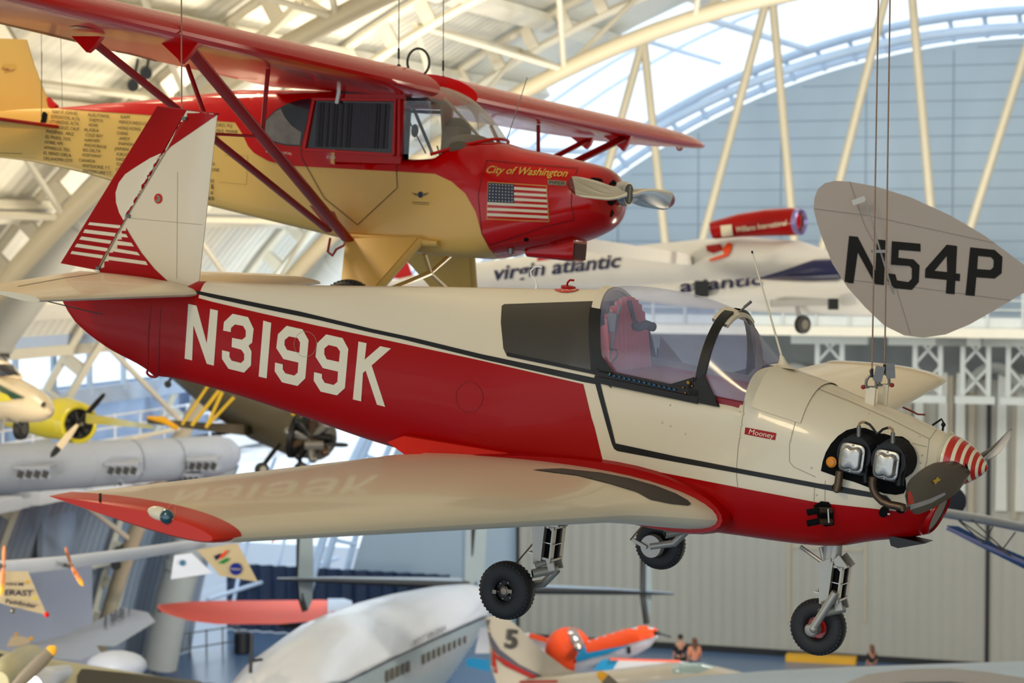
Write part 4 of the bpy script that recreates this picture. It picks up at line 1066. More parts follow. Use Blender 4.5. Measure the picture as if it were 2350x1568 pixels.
tc_ = MB(CABLE); pT = W(MO.on(1, 0, 417, 250)); q = P(412, -1400, (pT - CAMPOS).dot(CAMROT @ Vector((0, 1, 0))))
tc_.tube([pT, q], .0045, 8)
tag(tc_.build('hanging_cable', None), 'steel cable rising from the top of the red tail fin marked with stripes', 'cable')
# ================================================================== the red and cream high-wing cabin monoplane behind
PI_ = Craft((-27.0088697, 3.76309827, -0.28511738), (0.79322933, 16.28050891, 1.08251345))
pip = thing('high_wing_airplane', PI_.M, 'red and cream high-wing cabin airplane with a flag on its nose hanging above', 'airplane')
CREAM = mat('yellow_cream_fabric', (222, 180, 96), .36, spec=.35, coat=.12, noise=.03)
PRED = mat('aircraft_red', (190, 0, 0), .2, spec=.3, coat=.25, noise=.05)
PREDT = mat('aircraft_red_satin', (196, 8, 6), .3, spec=.3, coat=.15, noise=.05)
INK = mat('black_ink', (46, 36, 24), .6)
GOLD = mat('gold_lettering', (214, 170, 70), .4)
NAVY = mat('flag_navy', (12, 34, 66), .4)
DGLASS = mat('dark_window', (26, 22, 30), .08, coat=1, noise=.5, scale=14)
POL = mat('polished_metal', (205, 200, 192), .12, metal=1, noise=.05)
PT = [(-6.1, .50), (-5.22, .534), (-4.24, .612), (-3.29, .70), (-2.9, .70), (-2.235, .70)]
PT2 = [(-2.22, .16), (-1.42, .20), (-1.30, .28), (-1.0, .35), (-.82, .31), (-.49, .26), (-.31, .228), (-.12, .185), (-.03, .12), (0, .02)]
PB = [(-6.2, .12), (-5.55, .085), (-4.86, -.005), (-4.41, -.09), (-3.33, -.26), (-2.51, -.39), (-2.11, -.455), (-1.5, -.525), (-1.12, -.53), (-.8, -.47), (-.3, -.365), (-.1, -.28), (-.03, -.22), (0, -.14)]
PW = [(-6.2, .02), (-5.5, .06), (-4.86, .13), (-4, .22), (-3, .35), (-2.5, .385), (-1.4, .385), (-.9, .37), (-.3, .33), (-.12, .29), (-.04, .22), (0, .11)]
def psec(x, n=56):
    t = interp(PT, x) if x < -2.23 else spl(PT2, x)
    b = spl(PB, x); w = spl(PW, x)
    nu = interp([(-6, 2.5), (-3.4, 5), (-2.23, 7), (-1.45, 7), (-1.0, 2.6), (-.3, 2.3), (0, 2)], x); nl = interp([(-6, 3), (-3, 8), (-1.2, 5), (-.6, 3.2), (-.3, 2.6), (0, 2)], x)
    zc = interp([(-6, .3), (-3, .1), (-1, -.1), (0, -.05)], x); return sup(x, w, t, b, min(zc, t - .03), nu, nl, n)
xs = [-6.15 + .1 * i for i in range(39)] + [-2.238, -2.228] + [-2.2 + .07 * i for i in range(11)] + [-1.4 + .05 * i for i in range(22)] + [-.28, -.24, -.2, -.16, -.12, -.09, -.06, -.04, -.02, -.01, -.002]
pb_ = MB(CREAM); pb_.loft([psec(x) for x in xs]); pb_.mats.append(PRED); bvp = pb_.bvh()
rb1 = [(138, 250), (344, 264.5), (510, 279), (540, 281), (558, 310), (570, 336), (583, 351), (617, 370), (655, 380), (800, 388), (913, 394), (999, 399), (1037, 417), (1068, 444), (1092, 486), (1106, 537), (1123, 570)]
lnp = sorted([(h.x, h.z) for h in [PI_.cast(bvp, *p)[0] for p in rb1[:12]] if h])
for i, f in enumerate(pb_.F):
    c = sum((pb_.V[k] for k in f), Vector()) / len(f)
    if c.x > -.88 or (min(pb_.V[k].z for k in f) > interp(lnp, c.x) and c.x > -5.3): pb_.I[i] = 1
paint_poly(PI_, pb_, bvp, rb1 + [(1140, 590), (1200, 600), (1300, 596), (1110, 300), (1000, 150), (560, 198), (130, 243)], PRED, 14, off=.004, mirror=True)
# lettering
def paint_fit(cr, mb, bvh, body, a, b, cap, m, step=.4, shear=0, off=.008, offset=0, slant=None):
    bm = text_geo(body, shear, offset); xs_ = [v.co.x for v in bm.verts]; w = max(xs_) - min(xs_); x0 = min(xs_)
    rx_, ry_ = (b[0] - a[0]) / w, (b[1] - a[1]) / w; e = cap / .72
    sl = slant if slant is not None else (-ry_ / max(1e-6, sqrt(rx_**2 + ry_**2)) * -1, -1)
    far = type(cr).__name__ == 'Here'; g = cut_bm(bm, .15 if far else step)
    paint(cr, mb, bvh, g, m, off=off * (2 if far else 1), jump=2 if far else .3, uvfn=lambda u, v: (a[0] + (u - x0) * rx_ + v * e * .09, a[1] + (u - x0) * ry_ - v * e))
zl = lambda x, y: (90 + x / 4.896, 230 + y / 4.896)
LST = [('FORT ST. JOHN BC', 152, 150, 438, 168), ('EDMONTON, ALTA.', 137, 203, 465, 232), ('LETHBRIDGE, ALTA.', 115, 258, 455, 285), ('LOS ANGELES, CALIF.', 97, 312, 460, 345), ('PHOENIX, ARIZ.', 85, 368, 403, 402), ('EL PASO, TEX.', 77, 428, 365, 460), ('HOBBS, NM.', 68, 488, 272, 507), ('AMARILLO, TEX.', 60, 548, 355, 580), ('EL RENO OKLA.', 55, 608, 370, 640), ('OKLAHOMA CITY', 52, 668, 380, 700),
 ('ALEUTIANS', 550, 182, 790, 200), ('SHEMYA', 567, 240, 722, 250), ('ADAK', 558, 295, 668, 302), ('ALASKA', 507, 348, 675, 362), ('COLD BAY', 525, 408, 722, 422), ('NAKNEK', 515, 465, 688, 476), ('ANCHORAGE', 508, 520, 760, 545), ('BIG DELTA', 497, 575, 692, 592), ('NORTHWAY', 490, 632, 705, 650), ('CANADA', 452, 690, 633, 705), ('WHITEHORSE, Y.T.', 488, 750, 805, 780), ('WATSON LAKE Y.T.', 490, 808, 820, 838),
 ('SIAM', 917, 205, 1020, 210), ('FRENCH INDO-CHINA', 902, 262, 1290, 290), ('HONG KONG', 890, 328, 1145, 345), ('CHINA', 877, 388, 1002, 395), ('AMOY', 903, 448, 1025, 456), ('SHANGHAI', 892, 503, 1100, 518), ('JAPAN', 850, 560, 1008, 573), ('FUKUOKA', 877, 625, 1060, 635), ('NAGOYA', 870, 680, 1030, 690), ('TOKYO', 868, 738, 1000, 745), ('CHITOSE', 868, 795, 1020, 803),
 ('TETERBORO, N.J.', 1830, 290, 2180, 305), ('PRESQUE ISLE, MAINE', 1800, 348, 2235, 375), ('NDER', 1890, 412, 2020, 420), ('LAND', 1930, 478, 2043, 485), ('N', 1948, 735, 1972, 736), ('ONE', 1942, 798, 2027, 804), ('ND', 1925, 922, 1970, 925), ('E', 1940, 975, 1962, 976)]
for t, x0, y0, x1, y1 in LST: paint_fit(PI_, pb_, bvp, t, zl(x0, y0), zl(x1, y1), 7.4, INK, offset=.0)
for t, x0, y0, x1 in (('E', 486, 434, 492), ('S', 484, 446, 490), ('ES', 480, 458, 492)): paint_fit(PI_, pb_, bvp, t, (x0, y0), (x1, y0 + .5), 7, INK, offset=.012)
paint_fit(PI_, pb_, bvp, 'EXPERIMENTAL', (612, 349.5), (671.5, 356), 5.5, LETTERW, offset=.01)
paint_fit(PI_, pb_, bvp, 'CLIFFORD V. EVANS JR.', (750.7, 363.4), (860, 369.5), 6, LETTERW, offset=.01)
paint_fit(PI_, pb_, bvp, 'City of Washington', (1117, 397.5), (1303, 407), 17, GOLD, shear=.45, offset=.012)
q_ = lambda s, t: ((1121.5 + (1254.5 - 1121.5) * s) * (1 - t) + (1118.7 + (1259 - 1118.7) * s) * t, (419.5 + 8.5 * s) * (1 - t) + (502 + 5.5 * s) * t)
paint_poly(PI_, pb_, bvp, [q_(-.01, -.02), q_(1.01, -.02), q_(1.01, 1.02), q_(-.01, 1.02)], GOLD, 14, off=.0055)
paint_poly(PI_, pb_, bvp, [q_(0, 0), q_(1, 0), q_(1, 1), q_(0, 1)], PRED, 14, off=.007)
for i in range(6):
    t0, t1 = (2 * i + 1) / 13, (2 * i + 2) / 13; s0 = .445 if i < 3 else 0
    paint_poly(PI_, pb_, bvp, [q_(s0, t0), q_(1, t0), q_(1, t1), q_(s0, t1)], LETTERW, 14, off=.009)
paint_poly(PI_, pb_, bvp, [q_(0, 0), q_(.445, 0), q_(.445, 7 / 13), q_(0, 7 / 13)], NAVY, 14, off=.010)
for r in range(6):
    for c in range(8):
        x, y = q_(.035 + .054 * c, (.05 + .088 * r)); st_ = [(x + (1.9 if k % 2 == 0 else .8) * sin(pi_v * k / 5), y - (1.9 if k % 2 == 0 else .8) * cos(pi_v * k / 5)) for k in range(10)]
        paint_poly(PI_, pb_, bvp, st_, LETTERW, 14, off=.0125)
paint_poly(PI_, pb_, bvp, [(1257, 413.5), (1300, 417), (1300, 427.5), (1258, 424.5)], mat('badge_grey', (128, 122, 104), .4, metal=.5), 12, off=.007)
paint_fit(PI_, pb_, bvp, 'PIPER', (1261, 423), (1297, 425.8), 7, INK, off=.010)
paint_poly(PI_, pb_, bvp, circ(965.5, 447, 6, 20, 1.2), NAVY, 10, off=.006)
for s_ in (-1, 1):
    for k in range(3): paint_line(PI_, pb_, bvp, [(965.5 + s_ * 7, 444 + 2.2 * k + 1), (965.5 + s_ * (20 - 3.5 * k), 443 + 2.6 * k)], 1.0, INK, off=.006)
paint_line(PI_, pb_, bvp, [(946, 464), (986, 466)], 1.2, INK, off=.006); paint_line(PI_, pb_, bvp, [(948, 468), (984, 470)], .9, INK, off=.006)
PSEAM = mat('door_gap', (70, 50, 28), .7); PRS = mat('cowl_gap', (90, 2, 4), .6)
for l in ([(692, 338), (693, 362), (745, 455), (822, 516), (913, 431), (911, 396), (910, 340)],): paint_line(PI_, pb_, bvp, l, 1.6, PSEAM, off=.009)
for l in ([(1115, 369), (1322, 387)], [(1118, 370), (1106, 405), (1098, 450), (1106, 535), (1122, 565)], [(1326, 385), (1313, 430), (1311, 470), (1318, 504), (1250, 520), (1125, 562)]): paint_line(PI_, pb_, bvp, l, 1.5, PRS, off=.007)
paint_line(PI_, pb_, bvp, [(517, 357), (569, 358), (566, 424), (505, 418)], .9, mat('patch_line', (170, 138, 80), .6), off=.006)
paint_poly(PI_, pb_, bvp, [(123, 391), (155, 396), (154, 400), (126, 396)], MATTBLACK, 10, off=.006)
paint_poly(PI_, pb_, bvp, circ(1208, 549, 6, 16, .7), MATTBLACK, 10, off=.006); paint_line(PI_, pb_, bvp, [(0, 351), (52, 353)], 1, PSEAM, off=.006)
paint_poly(PI_, pb_, bvp, [(99, 258), (104, 257), (110, 262), (108, 275), (103, 290), (92, 292), (95, 275)], MATTBLACK, 10, off=.007)
# nose intakes, their dark insides laid on as black patches
zn = Z(1260, 360, 6.533)
for l in ([(575, 385), (620, 325), (660, 315), (780, 335), (800, 360), (810, 430), (570, 400)], [(895, 420), (915, 385), (960, 345), (1000, 385), (1020, 430)], [(870, 660), (1000, 660), (980, 700), (930, 738), (880, 710)], [(950, 790), (970, 840), (935, 900), (912, 905), (920, 850), (935, 800)], [(1095, 430), (1100, 390), (1115, 370), (1142, 400), (1140, 440)]):
    paint_poly(PI_, pb_, bvp, zn(l), MATTBLACK, 8, off=.005)
# rear quarter window and door window, dark with curtains
paint_poly(PI_, pb_, bvp, [(601, 306), (604, 290), (614, 272), (632, 254), (660, 239), (690, 230), (715, 228), (703, 290), (692, 336), (655, 334), (622, 325), (606, 315)], DGLASS, 12, off=.008, mirror=True)
paint_poly(PI_, pb_, bvp, [(603, 306), (612, 278), (632, 258), (646, 250), (656, 270), (672, 290), (694, 304), (690, 333), (655, 331), (622, 322)], mat('quarter_window_view', (120, 110, 100), .1, coat=1, noise=.5, scale=10), 12, off=.011)
fo = pb_.build('fuselage', pip)
# cabin side walls, with door and window
cw = MB(PRED)
xA, xB = -2.23, -1.645
for sy in (-1, 1):
    z0_, z1_ = .14, .66; cw = MB(PRED)
    o0, o1 = .36, .388
    f = lambda a, b, t, sy=sy: Vector((a, sy * t, b))
    cw.prism([(xA, .62), (xB, .62), (xB, z1_), (xA, z1_)], f, o0, o1); cw.prism([(xA, z0_), (xB, z0_), (xB, .225), (xA, .225)], f, o0, o1)
    cw.prism([(xB - .08, .2), (xB, .2), (xB, .63), (xB - .08, .63)], f, o0, o1); cw.build('cabin_wall', pip)
dw = MB(PREDT)
p_ = [PI_.on(1, -.39, *q) for q in ((727, 232), (906, 234), (901, 352), (706, 339))]
pts_ = [(v.x, v.z) for v in p_]
dwg = MB(DGLASS); dwg.prism(pts_, lambda a, b, t: Vector((a, t, b)), -.396, -.391)
CURT = [mat('curtain_grey', (52, 44, 52), .6, noise=.3), mat('curtain_dark', (20, 16, 20), .7)]
w_ = dwg.build('door_window', pip)
cu = MB(CURT[0])
for k in range(26):
    x = pts_[0][0] + .02 + .025 * k
    cu.use(CURT[0 if (k * 7) % 5 < 2 or 12 < k < 20 else 1]); cu.box((x, -.3965, .42), (.018, .004, .34))
cu.build('window_curtain', w_)
df = MB(PREDT)
for a, b in (((718, 228), (912, 230)), ((700, 343), (905, 356)), ((722, 228), (700, 343)), ((909, 230), (905, 356)), ((918, 228), (917, 360))):
    df.bar(PI_.on(1, -.396, *a), PI_.on(1, -.396, *b), .02, .035, up=(0, 1, 0))
df.build('door_frame', pip)
hd = MB(POL); hd.bar(PI_.on(1, -.43, 779, 206), PI_.on(1, -.43, 773, 238), .012, .03); hd.build('temperature_probe', pip)
ib = MB(mat('cabin_dark', (60, 56, 60), .7)); ib.box((-2.22, 0, .4), (.02, .72, .5)); ib.box((-1.95, 0, .665), (.62, .76, .02)); ib.use(mat('far_curtain', (36, 32, 36), .8))
ib.box((-2.12, .375, .40), (.2, .01, .5)); ib.build('cabin_interior', pip)
sh_ = MB(mat('dash_cover', (96, 88, 74), .8, noise=.12)); sh_.ell((-1.25, 0, .27), (.20, .34, .135), nu=24); sh_.box((-1.42, .05, .33), (.14, .2, .26)); sh_.use(mat('seat_dark', (44, 38, 34), .8)).ell((-1.45, .1, .43), (.1, .12, .11)); sh_.build('instrument_cover', pip)  # grey-brown dash cover with a dark brown oval behind it
tbx = MB(MATTBLACK)
for l, r in (([(942, 232), (992, 352)], .013), ([(931, 262), (977, 352)], .006), ([(1010, 358), (1003, 335)], .006)): tbx.tube([PI_.on(1, -.30, *q) for q in l], r, 8)
tbx.ell(PI_.on(1, -.3, 952, 300), (.03, .02, .05)); tbx.build('cabin_brace', pip)
fp = MB(BEIGE); fp.tube([PI_.on(1, .36, 1012, 215), PI_.on(1, .36, 1018, 330)], .012, 8); fp.tube([PI_.on(1, .2, 1020, 225), PI_.on(1, .2, 1105, 320)], .012, 8); fp.use(NAVY).tube([PI_.on(1, .37, 929, 255), PI_.on(1, .37, 931, 350)], .014, 8); fp.tube([PI_.on(1, .37, 929, 255), PI_.on(1, .37, 1012, 258)], .014, 8); fp.build('window_post', pip)
# windshield and front side windows
WGL = glass('windshield_glass', (.88, .86, .82), .06, .04, haze=.16, hazecol=(.62, .55, .42))
wg = MB(WGL); rows = []
for i in range(15):
    k = i / 14; row = []
    for j in range(25):
        s = -1 + 2 * j / 24; y = .384 * math.copysign(abs(s) ** .8, s)
        T_ = Vector((-1.66 + .24 * abs(s) ** 3, y, .765 - .15 * s * s)); B_ = Vector((-.99 - .41 * s * s, y, .372 - .155 * s * s))
        M_ = Vector((-1.31 + .0 * s * s, y, .80 - .05 * s * s)); M_ = M_.lerp((T_ + B_) / 2, abs(s) ** 2)
        row.append(T_ * (1 - k)**2 + M_ * 2 * k * (1 - k) + B_ * k * k)
    rows.append(row)
wg.loft(rows, close=False, cap=False); wg.build('windshield', pip)
CG = glass('side_glass', (.93, .95, 1), .05, .03)
for sy in (-1, 1):
    sg = MB(CG); sg.prism([(-1.645, .215), (-1.40, .215), (-1.42, .615), (-1.645, .615)], lambda a, b, t: Vector((a, sy * t, b)), .380, .384); sg.build('side_window', pip)
# red lip round the windscreen foot, cowl bump, air box
lp = MB(PREDT); lp.tube([p + Vector((.004, 0, .002)) for p in rows[-1]], .012, 8); lp.build('windshield_strip', pip)
ab = MB(PRED); 
ab.loft([sup(x, w, t, b, (t + b) / 2, 4, 4, 24) for x, w, t, b in ((-.76, .02, -.40, -.44), (-.70, .1, -.38, -.50), (-.36, .12, -.32, -.515), (-.30, .12, -.30, -.51))]); ab.use(mat('air_filter', (70, 4, 6), .7)).box((-.30, 0, -.44), (.012, .2, .12)); ab.build('air_box', pip)
ex = MB(STEEL); ex.tube([PI_.on(1, -.2, 1173, 560), PI_.on(1, -.2, 1172, 583)], .024, 14); ex.build('exhaust_stub', pip)
# propeller
pr = MB(POL); SN = [(0, .05), (.15, .065), (.4, .08), (.8, .078), (.94, .062), (1, .03)]
TIPR = mat('blade_tip_red', (120, 30, 34), .2, metal=.7)
for sg_ in (-1, 1):
    b = MB(POL); rings = []
    for i in range(13):
        t = i / 12; y = sg_ * (.05 + .89 * t); ch = spl(SN, t); tw = radians(spl([(0, 55), (.3, 35), (1, 14)], t)); th = spl([(0, .045), (.3, .022), (1, .006)], t)
        u = Vector((sin(tw) * sg_, 0, cos(tw))); nn = Vector((0, 1, 0)).cross(u)
        rings.append([Vector((.03, y, 0)) + u * (ch * cos(a)) + nn * (th * sin(a)) for a in [2 * pi_v * q / 18 for q in range(18)]])
    b.loft(rings[:-1]); b.use(TIPR).loft(rings[-3:]) if False else None
    b.use(TIPR).loft([[p for p in r] for r in (rings[-2], rings[-1])])
    b.build('propeller_blade', pip)
hb_ = MB(POL); hb_.lathe((-.03, 0, 0), (1, 0, 0), [(.09, 0), (.09, .08), (.085, .10)], 24); hb_.use(mat('hub_disc', (70, 72, 74), .5, metal=.4)).lathe((.068, 0, 0), (1, 0, 0), [(.075, 0), (.075, .006)], 24)
hb_.use(LETTERW)
for k in range(9): hb_.box((.076, 0, .055 - .0137 * k), (.002, .02, .006))
hb_.build('propeller_hub', pip)
# wings
def pwing(sy):
    S = []
    for y, xl, c, z, t in ((.30, -1.39, 1.50, .71, .125), (.7, -1.39, 1.47, .71, .125), (1.2, -1.39, 1.42, .712, .125), (2.0, -1.39, 1.37, .715, .125), (3.0, -1.385, 1.28, .72, .125), (4.0, -1.375, 1.18, .725, .125), (4.6, -1.375, 1.10, .73, .12), (4.9, -1.40, 1.0, .735, .11), (5.15, -1.47, .84, .74, .10), (5.3, -1.56, .62, .74, .09), (5.38, -1.66, .40, .74, .07)):
        S.append((sy * y, xl, z, c, t * 1.25, .045, 0))
    return S
for sy in (-1, 1):
    w = MB(mat('wing_red', (214, 2, 2), .25, spec=.35, coat=.25, noise=.04)); w.loft(wing_rings(pwing(sy), 18)); wv = w.bvh()
    if sy < 0:
        paint_line(PI_, w, wv, [(0, 53), (100, 75), (172, 93)], 1.5, mat('gap_dark', (60, 10, 8), .6), off=.004)
        paint_line(PI_, w, wv, [(225, 110), (300, 124), (372, 143)], 1.5, MATS['gap_dark'], off=.004)
        paint_poly(PI_, w, wv, [(158, 62), (175, 59), (200, 62), (219, 69), (190, 68)], mat('landing_light_lens', (200, 185, 160), .2, metal=.5), 8, off=.004)
    wo = w.build('wing', pip)
    if sy > 0:
        nl = MB(mat('nav_lens_red', (150, 10, 20), .1, coat=1)); nl.ell((-1.85, 5.42, .735), (.04, .03, .03)); nl.use(POL).tube([(-1.8, 5.34, .735), (-1.84, 5.40, .735)], .02, 8); nl.build('navigation_light', wo)
    if sy < 0:
        for q in ((72, 74), (270, 124)):
            hh, n_ = PI_.cast(wv, *q)
            if hh: k = MB(PREDT); k.prism([(-.07, 0), (.05, 0), (.05, -.03)], lambda a, b, t, hh=hh: hh + Vector((a, t, b)), -.01, .01); k.build('aileron_horn', wo)
# wing struts
STR = mat('strut_red', (156, 4, 4), .3, spec=.3, coat=.2)
def strut(a, b, c=.05, t=.022, name='wing_strut'):
    m = MB(STR); m.tube([a, b], 1, 14, flat=(1, 1)); 
    a, b = Vector(a), Vector(b); d = (b - a).normalized(); u = Vector((1, 0, 0)); u = (u - d * u.dot(d)).normalized(); v = d.cross(u)
    m = MB(STR); m.loft([[p + u * c * cos(q) + v * t * sin(q) for q in [2 * pi_v * k / 16 for k in range(16)]] for p in (a, b)]); return m.build(name, pip)
foot = PI_.on(1, -.45, 798, 550)
for sy in (-1, 1):
    F_ = Vector((foot.x, sy * abs(foot.y), foot.z)); fr_ = PI_.on(2, .655, 430, 108); re_ = PI_.on(2, .65, 212, 95)
    fr_ = Vector((fr_.x, sy * abs(fr_.y), fr_.z)); re_ = Vector((re_.x, sy * abs(re_.y), re_.z))
    strut(fr_, F_, .055, .024); strut(re_, F_ + Vector((-.12, sy * .1, .06)), .042, .018)
    for q in (fr_, re_):
        k = MB(PREDT); k.prism([(-.20, .03), (.10, .035), (.05, -.05), (.0, -.11), (-.03, -.08)] if q is fr_ else [(-.15, .03), (.08, .03), (.04, -.04), (.0, -.075)], lambda a, b, t, q=q: q + Vector((a, t + (b - .03) * -sy * .3, b)), -.022, .022); k.build('strut_fairing', pip)
    m1 = fr_.lerp(F_, .42); m2 = re_.lerp(F_, .42)
    for a, x in ((m1, -1.75), (m2, -2.3)):
        strut((x, a.y * .98, .66), a, .018, .010, 'jury_strut')
    strut(m1, m2, .012, .010, 'jury_strut')
    k = MB(mat('gusset_pink', (176, 96, 84), .4)); k.prism([(0, 0), (-.16, .12), (-.22, .24), (-.02, .2)], lambda a, b, t: F_ + Vector((a, sy * (abs(t) + b * .9), b * 1.0)), .0, .01); k.build('strut_gusset', pip)
st = MB(STR); st.tube([PI_.on(1, -.35, *q) for q in ((758, 546), (752, 578), (763, 587), (772, 572), (790, 563), (791, 556))], .010, 8); st.build('entry_step', pip)
# fin, rudder, tailplane
f_ = MB(CREAM)
slab(f_, [PI_.on(1, 0, *q) for q in ((131, 250), (115, 240), (97, 198), (78, 148), (61, 91))], [Vector((-6.15, 0, z)) for z in (.40, .56, .75, .95, 1.12)], [(0, .01), (.15, .04), (1, .05)])
fv = f_.bvh()
paint_fit(PI_, f_, fv, 'Super', (4, 160), (24, 164), 9, mat('maroon_script', (130, 40, 20), .5), shear=.5); paint_fit(PI_, f_, fv, 'Cruiser', (12, 168), (37, 163), 7, MATS['maroon_script'], shear=.5)
paint_poly(PI_, f_, fv, [(8, 147), (36, 148), (36, 152), (8, 151)], GOLD, 8, off=.005)
f_.build('tail_fin', pip)
dfn = MB(PREDT); dfn.tube([PI_.on(1, 0, *q) for q in ((111, 226), (118, 240), (130, 248))], [.02, .035, .03], 8); dfn.build('fin_fillet', pip)
for sy in (-1, 1):
    h = MB(CREAM if sy > 0 else CREAM); h.loft(wing_rings([(sy * y, -5.12 - .06 * y, .37, .95, .05, 0, 0) for y in (.08, .5, 1.0, 1.35)], 10)); h.use(PREDT).tube([(-5.12 - .06 * y, sy * y, .37) for y in (.08, .5, 1.0, 1.35)], .016, 8); h.build('stabilizer', pip)
wi = MB(STEEL); wi.tube([PI_.on(1, -.5, 95, 275), PI_.on(1, -.3, 96, 120)], .0035, 5); wi.build('tail_brace_wire', pip)
# undercarriage
for sy in (-1, 1):
    g = MB(CREAM)
    A_ = [(-2.06, .40, -.47), (-1.43, .40, -.43), (-1.60, .86, -.92), (-1.80, .86, -.92)]
    q4 = [Vector((a, sy * b, c)) for a, b, c in A_]; off_ = Vector((0, sy * .035, .03))
    g.add([p - off_ for p in q4] + [p + off_ for p in q4], [(0, 1, 2, 3), (7, 6, 5, 4), (0, 4, 5, 1), (1, 5, 6, 2), (2, 6, 7, 3), (3, 7, 4, 0)])
    g.tube([q4[1], q4[2]], .032, 10); g.loft([sup(x, .05, -.40 if x < -1.4 else -.42, -.47, -.43, 2.4, 2.4, 16, yo=sy * .37) for x in (-2.08, -1.9, -1.45, -1.33, -1.28)])
    g.build('landing_gear_leg', pip)
    g = MB(CREAM); g.tube([(-1.55, 0, -.66), (-1.66, sy * .80, -.90)], .022, 8); g.tube([(-1.55, 0, -.66), (-1.5, sy * .2, -.52)], .018, 8); g.build('axle_strut', pip)
    wheel(pip, 'w', Vector((-1.70, sy * .93, -.965)), .22, .16, sy, CREAM, .09)
# loop antenna, lifting lugs and cables
la = MB(mat('loop_dark', (58, 56, 50), .5)); c0 = PI_.on(1, 0, 960, 143); ux = (PI_.on(1, 0, 986, 143) - c0).length
pts_ = [PI_.M.inverted().to_3x3() @ (Vector((1, 0, 0)) * (.084 * cos(t)) + Vector((0, 0, 1)) * (.105 * sin(t))) + c0 for t in [2 * pi_v * k / 32 for k in range(32)]]
la.tube(pts_, .010, 8, closed=True); la.lathe(PI_.on(1, 0, 962, 184), (0, 0, 1), [(.05, -.03), (.035, .01), (.015, .03)], 14); la.build('loop_antenna', pip)
wa = MB(STEEL); wa.tube([PI_.on(1, -.25, 1163, 322), PI_.on(1, -.25, 1210, 178)], .0035, 5); wa.build('rod_antenna', pip)
for (x, y0_, y1_), lb, yy in (((915, 172, 148), 'thin dark cable left of the round loop antenna on the high-wing airplane', -.38), ((1017, 198, 172), 'thin dark cable right of the round loop antenna on the high-wing airplane', .38)):
    t = thing('hanging_cable', Matrix.Identity(4), lb, 'cable', 'cabin airplane cables')
    d_ = (PI_.M @ PI_.on(1, yy, x, y0_) - CAMPOS).dot(CAMROT @ Vector((0, 1, 0)))
    c = MB(BLACKMETAL); p = P(x, y0_, d_); c.lathe(p + Vector((0, 0, -.03)), (0, 0, 1), [(.006, 0), (.022, .05), (.022, .09), (.01, .11)], 10); c.build('clevis', t)
    c = MB(STEEL); c.tube([p + Vector((0, 0, .06)), P(x + 6, -1400, d_)], .0042, 6); c.use(BLACK).tube([p + Vector((0, 0, .12)), p + Vector((0, 0, .2))], .008, 8); c.build('wire_rope', t)
for x0_, x1_, y1_, lb in ((137, 143, 250, 'right of the two hair-thin wires above the cream tail'), (95, 95, 275, 'left of the two hair-thin wires above the cream tail')):
    c = MB(STEEL); d_ = 18.6; c.tube([P(x1_, y1_, d_), P(x0_ - 30 if x0_ == 137 else 95, -1400, d_)], .0025, 5); tag(c.build('hanging_cable', None), lb, 'cable', 'tail wires')
_pp, _pt = paint_poly, paint_fit
def paint_poly(cr, mb, bvh, loops, m, step=14, **k):
    if cr is HR: step = 6; k['off'] = k.get('off', .02) + .02 if k.get('off', .02) > .009 else k['off']; k['jump'] = 2
    _pp(cr, mb, bvh, loops, m, step, **k)
# ================================================================== everything beyond: placed in hall coordinates
class Here:
    """the hall frame itself, so paint() can lay markings on meshes built in place"""
    o = CAMPOS
    def d(s, px, py): return pdir(px, py)
    def cast(s, bvh, px, py):
        h = bvh.ray_cast(CAMPOS, pdir(px, py).normalized()); return h[0], h[1]
HR = Here()
def root(name, p, label, cat, group=None): return thing(name, Matrix.Translation(p), label, cat, group)
def put(mb, name, par, **k):
    o = mb.build(name, par, **k)
    if par is not None:
        o.matrix_parent_inverse = Matrix.Translation(par.matrix_world.translation if not par.parent else Vector()).inverted() if par.type == 'EMPTY' else Matrix.Identity(4)
    return o
def ptube(mb, pts, n=20, squash=1.0):
    n = max(n, 36); pts = [tuple(a + (b - a) * t for a, b in zip(p, q)) for p, q in zip(pts, pts[1:]) for t in (0, .33, .66)] + [pts[-1]]
    """round body through (px, py, distance, radius in px at that distance)"""
    C = [P(a, b, d) for a, b, d, r in pts]; R_ = [r * d / F for a, b, d, r in pts]; return mb.tube(C, R_, n, flat=(1, squash))
def pslab(mb, poly, d, th, tilt=(0, 0)):
    """a plate of real thickness th: outline at distance d, leaning back by tilt (metres per px in x, y)"""
    c = (sum(p[0] for p in poly) / len(poly), sum(p[1] for p in poly) / len(poly))
    return mb.prism(poly, lambda a, b, t: P(a, b, d + (a - c[0]) * tilt[0] + (b - c[1]) * tilt[1] + t), 0, th)
NAVYB = mat('navy_paint', (18, 24, 70), .35); BLK = mat('far_black', (14, 16, 20), .5); GREYB = mat('pale_grey_paint', (160, 158, 156), .45, noise=.03)
YEL = mat('yellow_paint', (216, 200, 40), .35, coat=.2, noise=.04); GRN = mat('dark_green_paint', (14, 66, 48), .4); AMBER = mat('amber_paint', (220, 160, 20), .4)
SKYB = mat('sky_blue_paint', (30, 140, 190), .35); ORG = mat('orange_paint', (230, 72, 16), .35, noise=.04); SILV = mat('bare_aluminium', (172, 178, 190), .3, metal=.55, noise=.05)
BROWN = mat('olive_brown_dope', (66, 58, 40), .5, noise=.12); PALE = mat('pale_white_paint', (214, 212, 208), .35, noise=.03)
def far_wheel(mb, c, r, w, ax):
    mb.use(RUBBER).lathe(c, ax, [(r * .6, -w / 2), (r * .95, -w / 2.4), (r, 0), (r * .95, w / 2.4), (r * .6, w / 2)], 24); mb.use(STEEL).lathe(c, ax, [(r * .5, -w * .55), (r * .5, w * .55)], 20)

